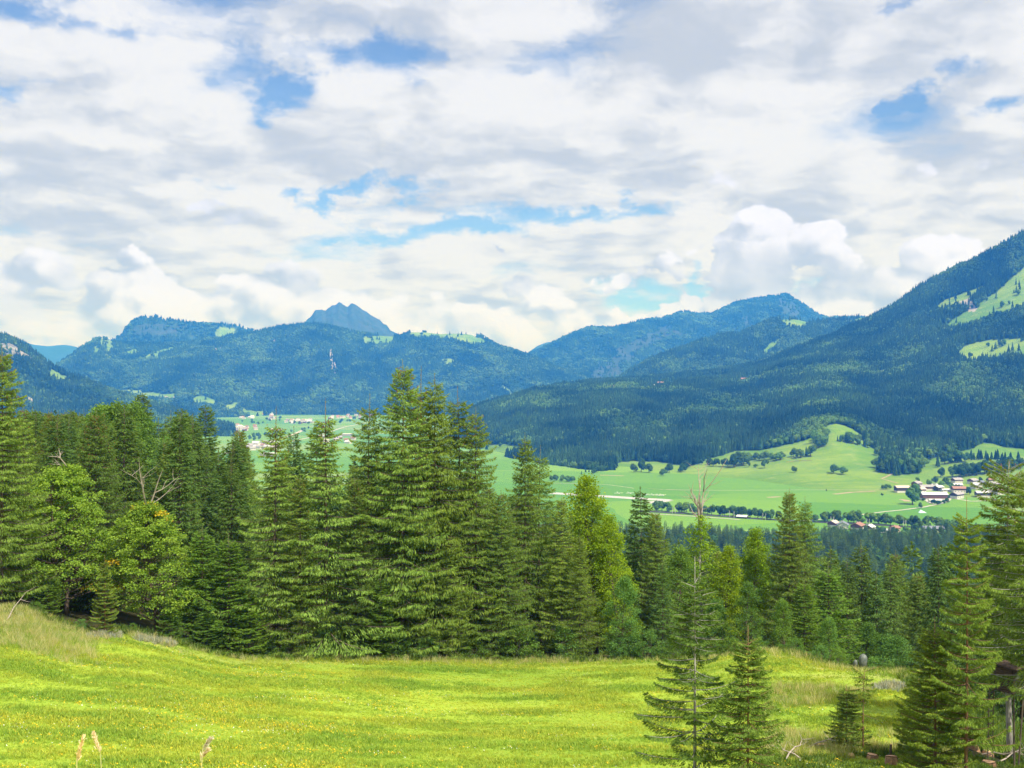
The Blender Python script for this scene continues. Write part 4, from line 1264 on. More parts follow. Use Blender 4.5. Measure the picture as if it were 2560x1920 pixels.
# bushes along the foot of the wood
BUSH = [(690, 1590, 98.5), (820, 1560, 100), (985, 1555, 101), (1060, 1590, 101.5), (1180, 1600, 102.5), (1300, 1560, 104), (1420, 1560, 104), (1545, 1590, 103), (1620, 1570, 102), (1690, 1590, 101), (1830, 1590, 98.5), (1900, 1590, 95.5),
        (1985, 1590, 93), (2050, 1610, 91), (2100, 1620, 90.5), (90, 1500, 89), (200, 1545, 91), (330, 1590, 94), (2230, 1655, 90), (2190, 1640, 92), (470, 1605, 95.8), (760, 1610, 98)]
WHERE = ['below the left slim spruce', 'below the right slim spruce', 'under the tallest spruce', 'right of the tallest spruce foot', 'below the right shoulder of the tall cluster', 'below the separate pointed spruce', 'left of the beech foot', 'below the yellow beeches',
         'right of the beech foot', 'behind the sparse near spruce', 'behind the young near spruce', 'on the dry crest', 'at the crest below the twin spruces', 'right of the twin spruces foot', 'at the drop of the meadow', 'above the dry bank at far left', 'beside the bushy maple foot',
         'beside the golden maple foot', 'in the hollow right of the covered stack', 'behind the covered stack', 'at the foot of the young firs', 'between the slim spruces']
for (px, top, Y), w in zip(BUSH, WHERE):
    tree('bush', 'bush', px, top, Y, 'green leafy bush at the wood edge ' + w, random.uniform(0.9, 1.25), group='bushes along the wood edge', cat='bush')

# ------------------------------------------------------------------ the wood behind: single trees, largest first, in four stands
SKYLINE = np.array([(-100, 1000), (100, 1012), (180, 1020), (255, 1010), (300, 1002), (355, 985), (400, 1010), (480, 1020), (515, 1012), (560, 1045), (600, 1050), (625, 1120), (700, 1110), (900, 1100), (1000, 1120), (1240, 1180), (1390, 1230), (1500, 1290), (1650, 1315), (1720, 1335), (1900, 1350),
                    (2080, 1345), (2200, 1352), (2330, 1345), (2560, 1330), (2700, 1330)], float)
rng = np.random.default_rng(99)
STANDS = [('spruce in the dense stand behind the left maples', 'stand behind the left maples', -60, 620, 100, 215, 120),
          ('spruce standing behind the tall middle row', 'stand behind the middle row', 620, 1400, 118, 250, 36),
          ('spruce in the wood behind the yellow beeches and twin spruces', 'stand behind the beeches', 1400, 2050, 126, 330, 60),
          ('dark spruce in the wood below the village', 'stand below the village', 2050, 2640, 118, 340, 62)]
for lab, grp, p0, p1, y0, y1, cnt in STANDS:
    k = tries = 0
    while k < cnt and tries < 6000:
        tries += 1
        Y = math.sqrt(rng.uniform(y0 * y0, y1 * y1))
        px = rng.uniform(p0, p1)
        if Y < edge_y(px) + 9:
            continue
        x = (px - 1280) / F * Y
        if any((x - a) ** 2 + (Y - b) ** 2 < 3.6 ** 2 for a, b in placed):
            continue
        z = float(zh(x, Y))
        H = rng.uniform(18, 27)
        lim = np.interp(px, SKYLINE[:, 0], SKYLINE[:, 1]) + abs(rng.normal()) * 22
        top = 960 - F * (z + H - CAMZ) / Y
        if top < lim:
            H = zpy(Y, lim) - z
            if H < 11:
                continue
        kind = rng.choice(['sD', 'sE', 'sB', 'dF', 'sA', 'gA'], p=[.34, .2, .2, .08, .14, .04])
        placed.append((x, Y))
        look = {'sD': 'slim dark', 'sE': 'stiff dark', 'sB': 'drooping olive', 'dF': 'dense blunt', 'sA': 'broad light', 'gA': 'rounded'}[kind]
        rank = 'in the front rank' if Y < y0 + (y1 - y0) * 0.35 else ('in the middle ranks' if Y < y0 + (y1 - y0) * 0.7 else 'in the rear ranks')
        lab_ = look + (' leafy tree ' if kind == 'gA' else ' spruce ') + rank + ' of the ' + grp
        stand(kind, 'spruce_tree' if kind != 'gA' else 'leafy_tree', x, Y, z - 0.2, H, rng.uniform(0.85, 1.15), rng.uniform(0, 6.28), lab_, grp)
        k += 1
    print(grp, k)
# a few tops that stand out against the valley
for px, top, Y, kind, lab in ((355, 982, 150, 'dF', 'dark dense topped fir rising over the left stand'), (300, 1000, 158, 'sA', 'pointed spruce left of the dark dense topped fir'), (514, 1012, 165, 'dF', 'dark blunt spruce near the right end of the left stand'),
                              (735, 1065, 190, 'sD', 'small dark spruce top seen between the slim spruces'), (790, 1068, 180, 'sE', 'spruce top left of the slim tufted spruce'), (597, 1062, 170, 'sB', 'spruce at the right end of the left stand'), (470, 1030, 175, 'sD', 'spruce left of the dark blunt spruce')):
    tree(kind, 'spruce_tree', px, top, Y, lab, 1.0)

# the rest of the wood down the hill reads as one mass
MIDLOD = [spruce('lod_spruce_%d' % i, 80 + i, 24, 3.4, base=0.1, dz=1.1, nb=6, tl=1.0, tw=0.30, per_m=7, mat=FARNEAR, hang=0.6, leader=0.8) for i, FARNEAR in enumerate((SLOPESPRUCE, SLOPESPRUCE, SPRUCE_DARK))]
MIDC = template_collection('slope_trees', [t['crown'] for t in MIDLOD] + [far_broad('slope_broadleaf', 90, 420, 0.09, mat=GREENLEAF)])
n = 16000
Y = np.sqrt(rng.uniform(120 ** 2, 1405 ** 2, n))
px = rng.uniform(-150, 2700, n)
x = (px - 1280) / F * Y
z = zh(x, Y)
H = rng.uniform(18, 28, n)
lim = np.interp(px, SKYLINE[:, 0], SKYLINE[:, 1]) + np.abs(rng.normal(size=n)) * np.where(Y > 1200, 9, 20) - np.where(Y > 600, 24, 0)
# the strip of houses and the line at the valley edge stays open on the right
Hmax = CAMZ + (960 - lim) / F * Y - z
H = np.minimum(H, Hmax)
pa = np.array(placed)
far_ok = np.array([np.min((pa[:, 0] - a) ** 2 + (pa[:, 1] - b) ** 2) > 20 if b < 345 else True for a, b in zip(x, Y)])
keep = (H > 9) & far_ok & (Y > edge_y(px) + 14)
x, Y, z, H = x[keep], Y[keep], z[keep], H[keep]
n = len(x)
isb = rng.random(n) < 0.07
idx = np.where(isb, 3, rng.integers(0, 3, n))
s = np.where(isb, H * 0.8, H / 24)
w = s * rng.uniform(0.85, 1.2, n)
rot = np.zeros((n, 3))
rot[:, 2] = rng.uniform(0, 6.28, n)
scatter('downhill_forest', np.stack([x, Y, np.maximum(z, 0) - 0.3], 1), MIDC, np.stack([w, w, s], 1), rot, idx, 'spruce wood running down the near hill to the valley', 'forest')
print('downhill', n)

# ------------------------------------------------------------------ meadow grass, flowers
GRASS = leaf_mat('meadow_grass', (0.220, 0.338, 0.034), (0.450, 0.545, 0.080), 0.35, 0.16, warm=(1.15, 1.03, 0.95), patchy=True)
DRYG = leaf_mat('dry_grass', (0.32, 0.36, 0.10), (0.60, 0.56, 0.26), 0.3, 0.12, warm=(1.08, 1.0, 0.95))
WEED = leaf_mat('weed_leaves', (0.06, 0.12, 0.025), (0.15, 0.23, 0.05), 0.35, 0.2)
YEL = plain('yellow_petals', (0.80, 0.56, 0.015), (0.62, 0.40, 0.01), 20.0)
WHI = plain('white_petals', (0.75, 0.74, 0.70), (0.60, 0.60, 0.52), 20.0)
GREYW = leaf_mat('grey_flower_heads', (0.28, 0.31, 0.22), (0.46, 0.47, 0.40), 0.2, 0.1)


def tuft(name, seed, n, h, spread, w, mat, lean=0.5):
    r = np.random.default_rng(seed)
    b = np.concatenate([r.normal(size=(n, 2)) * spread, np.zeros((n, 1))], 1)
    d = np.concatenate([r.normal(size=(n, 2)) * lean, np.ones((n, 1))], 1)
    l = h * r.uniform(0.5, 1.2, n)
    return leaves_mesh(name, b, d, l, np.full(n, w), mat, r.random(n), r)


def flower(name, mat, h, r0, seed):
    r = np.random.default_rng(seed)
    mb = MB()
    for _ in range(3):
        p = np.append(r.normal(size=2) * 0.12, h * r.uniform(0.7, 1.2))
        a = np.arange(6) * 1.047
        nx = r.normal(size=2) * 0.35
        V = [p] + [p + np.array([r0 * math.cos(t), r0 * math.sin(t), -0.2 * r0 + r0 * (math.cos(t) * nx[0] + math.sin(t) * nx[1])]) for t in a]
        mb.raw(V, tris=[(0, 1 + i, 1 + (i + 1) % 6) for i in range(6)])
    return mb.mesh(name, [mat])


GT = template_collection('grass_tufts', [tuft('tuft_a', 1, 14, 0.11, 0.10, 0.022, GRASS), tuft('tuft_b', 2, 12, 0.15, 0.08, 0.024, GRASS), tuft('tuft_c', 3, 16, 0.08, 0.13, 0.03, GRASS, 0.9)])
n = 150000
Y = 40 + (106 - 40) * rng.random(n) ** 0.8
px = rng.uniform(-120, 2680, n)
keep = (Y < edge_y(px) + 1.0)
px, Y = px[keep], Y[keep]
x = (px - 1280) / F * Y
n = len(x)
pt = fbm(x / 5, Y / 2.2, 4)
s = rng.uniform(0.7, 1.4, n) * (0.55 + 1.1 * np.clip((pt - 0.35) * 3, 0, 1))
rot = np.zeros((n, 3))
rot[:, 2] = rng.uniform(0, 6.28, n)
scatter('meadow_grass', np.stack([x, Y, zh(x, Y) - 0.01], 1), GT, np.stack([s, s, s], 1), rot, rng.integers(0, 3, n), 'short bright green grass of the sloping meadow', 'grass')

n = 26000
Y = 41 + 62 * rng.random(n)
px = rng.uniform(-60, 2300, n)
x = (px - 1280) / F * Y
fl = fbm(x / 6 + 9, Y / 3 + 4, 4)
dens_ = np.clip((fl - 0.44) * 5, 0.06, 1) * (0.35 + 0.65 * np.clip((1400 - px) / 600, 0, 1))
keep = (Y < edge_y(px) - 1.5) & (rng.random(n) < dens_ * 0.7)
x, Y = x[keep], Y[keep]
n = len(x)
FT = template_collection('meadow_flower_heads', [flower('yellow_head_a', YEL, 0.16, 0.024, 1), flower('yellow_head_b', YEL, 0.2, 0.02, 2), flower('white_head', WHI, 0.12, 0.02, 3)])
s = rng.uniform(0.8, 1.3, n)
rot = np.zeros((n, 3))
rot[:, 2] = rng.uniform(0, 6.28, n)
scatter('meadow_flowers', np.stack([x, Y, zh(x, Y)], 1), FT, np.stack([s, s, s], 1), rot, rng.choice(3, n, p=[.45, .35, .2]), 'yellow and white flowers dotted over the meadow', 'flowers')

# tall dry grass on the left bank, on the crest and along the wood
DT = template_collection('dry_tufts', [tuft('dry_a', 4, 26, 0.6, 0.16, 0.018, DRYG, 0.28), tuft('dry_b', 5, 22, 0.42, 0.18, 0.018, DRYG, 0.35), tuft('tall_green', 6, 22, 0.4, 0.16, 0.022, GRASS, 0.35)])
n = 30000
px = rng.uniform(-100, 2600, n)
e = edge_y(px)
onbank = rng.random(n) < 0.36
Y = np.where(onbank, rng.uniform(74, 90, n), e + rng.normal(size=n) * 1.3 - 0.6)
px = np.where(onbank, rng.uniform(-100, 300, n), px)
prob = np.where(onbank, np.clip((260 - px) / 150, 0.03, 1) * np.clip((Y - 74) / 7, 0, 1), np.where(px < 2280, 0.10 + 0.25 * (px > 1880) + 0.2 * ((px > 1080) & (px < 1420)), 0.25))
onpat = rng.random(n) < 0.22
px = np.where(onpat, rng.uniform(1920, 2270, n), px)
Y = np.where(onpat, rng.uniform(54, 76, n), Y)
prob = np.where(onpat, np.clip((fbm((px - 1280) / F * Y / 7 + 50, Y / 4 + 20, 4) - 0.47) * 5, 0, 0.7), prob)
keep = (rng.random(n) < prob) & (Y < edge_y(px) + 2.5)
px, Y = px[keep], Y[keep]
x = (px - 1280) / F * Y
n = len(x)
s = rng.uniform(0.6, 1.25, n)
rot = np.zeros((n, 3))
rot[:, 2] = rng.uniform(0, 6.28, n)
scatter('dry_grass', np.stack([x, Y, zh(x, Y) - 0.02], 1), DT, np.stack([s, s, s], 1), rot, rng.choice(3, n, p=[.22, .16, .62]), 'tall straw coloured grass along the wood edge and left bank', 'grass')

# undergrowth: weeds in the clearing at lower right, and a grey flowering fringe at left
UT = template_collection('weeds', [tuft('weed_a', 7, 30, 0.5, 0.22, 0.11, WEED, 0.7), tuft('weed_b', 8, 26, 0.75, 0.18, 0.09, WEED, 0.5), tuft('weed_c', 9, 30, 0.45, 0.2, 0.02, DRYG, 0.5), tuft('grey_heads', 10, 30, 0.6, 0.2, 0.06, GREYW, 0.5)])
n = 20000
px = rng.uniform(1850, 2700, n)
Y = rng.uniform(48, 84, n)
e = edge_y(px)
inr = (px > 2250) & (Y > e - 4) & (Y < e + 34)
low = (px > 1900) & (Y > 49) & (Y < 57.2 + rng.normal(size=n) * 0.9)
x = (px - 1280) / F * Y
keep = (inr | low) & (rng.random(n) < 0.55 + 0.65 * np.clip((fbm(x / 3, Y / 3, 3) - 0.4) * 6, 0, 1))
px, Y, x = px[keep], Y[keep], x[keep]
g1 = rng.choice(3, len(px), p=[.45, .3, .25])
# grey fringe
px2 = np.concatenate([rng.uniform(220, 300, 110), rng.uniform(340, 440, 140), rng.uniform(2180, 2262, 90)])
Y2 = np.concatenate([np.interp(px2[:250], (220, 440), (88.2, 93.0)) + rng.normal(size=250) * 0.6, 75.5 + rng.normal(size=90) * 0.8])
px3 = rng.uniform(-60, 2260, 2600)
Y3 = edge_y(px3) + rng.uniform(-0.9, 2.2, 2600)
ok3 = rng.random(2600) < np.clip((fbm(px3 / 30, Y3 / 3, 3) - 0.36) * 5, 0.1, 1)
px3, Y3 = px3[ok3], Y3[ok3]
g1 = np.concatenate([g1, rng.choice(2, len(px3))])
px, Y = np.concatenate([px, px3, px2]), np.concatenate([Y, Y3, Y2])
x = (px - 1280) / F * Y
n = len(x)
s = rng.uniform(0.6, 1.3, n) * np.where(Y < 62, 0.45, 0.75)
gi_ = np.concatenate([g1, np.full(len(px2), 3)])
# no weeds on top of or right before the stumps
ok = np.ones(n, bool)
for sp, sy in ((2055, 56.6), (2180, 54.1), (2229, 52.5), (2128, 54.5), (2430, 63.8), (2470, 63.6), (2472, 59.8)):
    ok &= ~((np.abs(x - (sp - 1280) / F * sy) < 0.75) & (Y < sy + 0.4) & (Y > sy - 2.2))
ok &= (rng.random(n) < 0.55) | (Y > 62)
x, Y, s, gi_ = x[ok], Y[ok], s[ok], gi_[ok]
n = len(x)
rot = np.zeros((n, 3))
rot[:, 2] = rng.uniform(0, 6.28, n)
scatter('undergrowth', np.stack([x, Y, zh(x, Y) - 0.02], 1), UT, np.stack([s, s, s], 1), rot, gi_, 'weeds and brush along the wood edge and among the stumps', 'undergrowth')

# ------------------------------------------------------------------ the valley: finding the land under a sight line
LANDS = [RIGHT, MIDH, LEFT, NEARL]
_ys = np.concatenate([np.arange(1300, 3200, 4.0), np.arange(3200, 9500, 12.0)])


def land(px, py):
    """first land beyond the near hill under the sight line px, py"""
    ray = CAMZ + (960 - py) / F * _ys
    top = np.zeros(len(_ys))
    for t in LANDS:
        if t.U[0] <= px <= t.U[-1]:
            f = (px - t.U[0]) / (t.U[-1] - t.U[0]) * (t.nu - 1)
            i = min(int(f), t.nu - 2)
            w = f - i
            zz = np.interp(_ys, t.Y[i] * (1 - w) + t.Y[i + 1] * w, t.Z[i] * (1 - w) + t.Z[i + 1] * w, left=-50, right=-50)
            top = np.maximum(top, zz)
    k = np.argmax(top >= ray)
    if top[k] < ray[k]:
        k = len(_ys) - 1
    Y = _ys[k]
    return np.array(((px - 1280) / F * Y, Y, top[k]))


def ribbon(name, pxs, width, mat, lift=0.25, step=9.0, kind='structure', flat=False):
    a = np.array(pxs, float)
    d = np.concatenate([[0], np.cumsum(np.hypot(np.diff(a[:, 0]), np.diff(a[:, 1]) * 4))])
    t = np.linspace(0, d[-1], max(3, int(d[-1] / step)))
    pts = np.array([land(np.interp(v, d, a[:, 0]), np.interp(v, d, a[:, 1])) for v in t])
    k = np.array([0.25, 0.5, 0.25])
    for c in range(3):
        pts[1:-1, c] = np.convolve(pts[:, c], k, 'valid')
    tg = np.gradient(pts, axis=0)
    nrm = np.stack([-tg[:, 1], tg[:, 0]], 1)
    nrm /= np.linalg.norm(nrm, axis=1, keepdims=True) + 1e-9
    V = np.zeros((len(pts) * 2, 3))
    V[0::2] = pts
    V[1::2] = pts
    V[0::2, :2] += nrm * width / 2
    V[1::2, :2] -= nrm * width / 2
    V[:, 2] += lift
    q = np.array([(2 * i, 2 * i + 1, 2 * i + 3, 2 * i + 2) for i in range(len(pts) - 1)])
    return tag(link(name, mesh_np(name, V, [q], [mat])), kind=kind)


GRAVEL = plain('gravel_road', (0.50, 0.47, 0.42), (0.40, 0.37, 0.33), 0.4)
ASPH = plain('runway_concrete', (0.46, 0.44, 0.43), (0.38, 0.37, 0.36), 0.1)
BALLAST = plain('rail_ballast', (0.075, 0.075, 0.08), (0.05, 0.05, 0.055), 0.5)
EARTH = plain('bare_earth', (0.36, 0.28, 0.19), (0.28, 0.24, 0.13), 0.06)
WALLW = plain('white_render', (0.62, 0.60, 0.57), (0.50, 0.49, 0.46), 0.6, 0.85)
TIMBER = plain('brown_boards', (0.17, 0.075, 0.042), (0.10, 0.048, 0.03), 1.2, 0.85, 0.2, (1, 1, 6))
DARKTIM = plain('dark_boards', (0.075, 0.055, 0.045), (0.05, 0.036, 0.03), 1.2, 0.85, 0.2, (1, 1, 6))
TIN = plain('pale_tin_roof', (0.66, 0.66, 0.68), (0.52, 0.53, 0.56), 0.5, 0.45, 0.5)
GREYROOF = plain('grey_shingle_roof', (0.36, 0.34, 0.34), (0.26, 0.24, 0.25), 0.8, 0.8)
BLUEROOF = plain('slate_blue_roof', (0.20, 0.22, 0.27), (0.14, 0.16, 0.20), 0.8, 0.6)
REDROOF = plain('tile_red_roof', (0.33, 0.18, 0.13), (0.26, 0.14, 0.10), 0.8, 0.8)
PINKROOF = plain('faded_pink_roof', (0.56, 0.40, 0.34), (0.50, 0.46, 0.44), 0.3, 0.8)
PANE = plain('window_glass', (0.05, 0.06, 0.08), (0.03, 0.035, 0.05), 1.0, 0.15, 0.6)
METAL = plain('mast_steel', (0.50, 0.50, 0.48), (0.42, 0.42, 0.40), 1.0, 0.6)
WHITE = plain('white_gel_coat', (0.80, 0.80, 0.80), (0.74, 0.74, 0.75), 1.0, 0.4)

# roads, tracks, runway, line
ribbon('village_road', [(1990, 1304), (2060, 1298), (2130, 1290), (2200, 1281), (2260, 1275), (2310, 1268), (2350, 1260), (2372, 1252), (2376, 1246), (2370, 1241)], 5.0, GRAVEL, step=6)
ribbon('farm_road', [(2372, 1243), (2385, 1247), (2430, 1254), (2470, 1252), (2520, 1250)], 6.0, GRAVEL, step=6)
ribbon('barn_drive', [(2312, 1246), (2320, 1256), (2340, 1262), (2352, 1259)], 4.0, GRAVEL, step=6)
ribbon('field_track', [(1650, 1224), (1760, 1226), (1860, 1226), (2060, 1225), (2240, 1226)], 3.0, GRAVEL)
ribbon('hill_track', [(2204, 1197), (2215, 1193), (2232, 1184), (2248, 1173), (2262, 1165)], 5.0, EARTH, step=5)
ribbon('hill_track', [(2204, 1197), (2225, 1203), (2245, 1209)], 4.0, EARTH, step=5)
ribbon('hill_track', [(2300, 1160), (2303, 1152), (2312, 1148), (2330, 1142), (2356, 1139)], 5.0, EARTH, step=5)
ribbon('field_track', [(1370, 1208), (1420, 1209), (1520, 1212), (1585, 1221)], 3.0, GRAVEL)
ribbon('field_track', [(1620, 1222), (1700, 1226), (1760, 1226)], 3.0, EARTH)
ribbon('runway', [(1380, 1233), (1480, 1239), (1560, 1244), (1620, 1248), (1672, 1251)], 30.0, ASPH, 0.12)
ribbon('taxiway', [(1672, 1251), (1640, 1255), (1615, 1258)], 22.0, ASPH, 0.2)
ribbon('railway_bed', [(1600, 1278), (1680, 1283), (1760, 1288), (1850, 1295), (1950, 1301), (2050, 1306), (2150, 1311), (2260, 1317), (2340, 1322), (2420, 1327)], 13.0, BALLAST, 0.5)
ribbon('lane', [(1600, 1284), (1680, 1288), (1760, 1293), (1850, 1300)], 5.0, GRAVEL, 0.3)
ribbon('far_road', [(560, 1134), (640, 1113), (700, 1098), (740, 1084), (760, 1074)], 16.0, GRAVEL, 0.3)
ribbon('far_road', [(720, 1106), (800, 1088), (860, 1068), (920, 1056)], 9.0, GRAVEL, 0.3)
for pts in ([(2085, 1236), (2130, 1231), (2188, 1228)], [(1918, 1244), (1935, 1243), (1952, 1242)], [(2030, 1151), (1990, 1152), (1965, 1156)], [(1500, 1188), (1530, 1189), (1560, 1190)], [(2248, 1249), (2262, 1250), (2270, 1254)]):
    ribbon('bare_patch', pts, 12.0, EARTH, 0.15, 5)


def house_mesh(L, W, h1, h2, hr, over=1.2):
    """wall block, timber storey with gables, low pitched roof with wide eaves, ridge along x"""
    wall = MB().box((0, 0, h1 / 2 - 1.0), (L, W, h1 + 2.0))
    up = MB()
    x, y = L / 2 + 0.06, W / 2 + 0.06
    z0, z1 = h1, h1 + h2
    up.raw([(-x, -y, z0), (x, -y, z0), (x, y, z0), (-x, y, z0), (-x, -y, z1), (x, -y, z1), (x, y, z1), (-x, y, z1), (-x, 0, z1 + hr - 0.1), (x, 0, z1 + hr - 0.1)],
           [(0, 1, 5, 4), (2, 3, 7, 6), (0, 4, 7, 3), (1, 2, 6, 5), (0, 3, 2, 1)], [(4, 8, 7), (5, 6, 9)])
    rf = MB()
    X, Yy = L / 2 + over, W / 2 + over
    dz = hr * over / (W / 2)
    for s in (-1, 1):
        a = [(-X, 0, z1 + hr), (X, 0, z1 + hr), (X, s * Yy, z1 - dz), (-X, s * Yy, z1 - dz)]
        b = [(p[0], p[1], p[2] + 0.35) for p in a]
        rf.raw(a + b, [(0, 1, 2, 3), (4, 7, 6, 5), (0, 4, 5, 1), (2, 6, 7, 3), (1, 5, 6, 2), (0, 3, 7, 4)])
    return wall, up, rf


def house(name, px, py, L, W, h1, h2, hr, rz, wm, um, rm, label, windows=4, chimney=True, cat='house', group=None, balcony=False):
    p = land(px, py)
    o = link(name, None)
    o.location = p
    o.rotation_euler = (0, 0, rz)
    tag(o, label, cat, group)
    wall, up, rf = house_mesh(L, W, h1, h2, hr)
    wo_ = link('wall', wall.mesh('house_wall', [wm]), o)
    uo = link('upper_storey', up.mesh('house_upper', [um]), o)
    ro_ = link('roof', rf.mesh('house_roof', [rm]), o)
    if chimney:
        link('chimney', MB().box((L * 0.18, W * 0.12, h1 + h2 + hr + 0.3), (0.9, 0.9, 1.8)).mesh('chimney', [WALLW]), ro_)
    for s in range(windows):
        x = -L / 2 + L * (s + 0.5) / windows
        wn = link('window', MB().box((x, -W / 2 - 0.05, h1 * 0.55), (1.5, 0.16, 1.5)).mesh('window', [PANE]), wo_)
        if h2 > 1.5:
            link('window', MB().box((x, -W / 2 - 0.12, h1 + h2 * 0.5), (1.3, 0.18, 1.3)).mesh('window', [PANE]), uo)
    if balcony:
        link('balcony', MB().box((0, -W / 2 - 0.7, h1 + 0.3), (L * 0.9, 1.2, 1.1)).mesh('balcony', [DARKTIM]), uo)
    return o


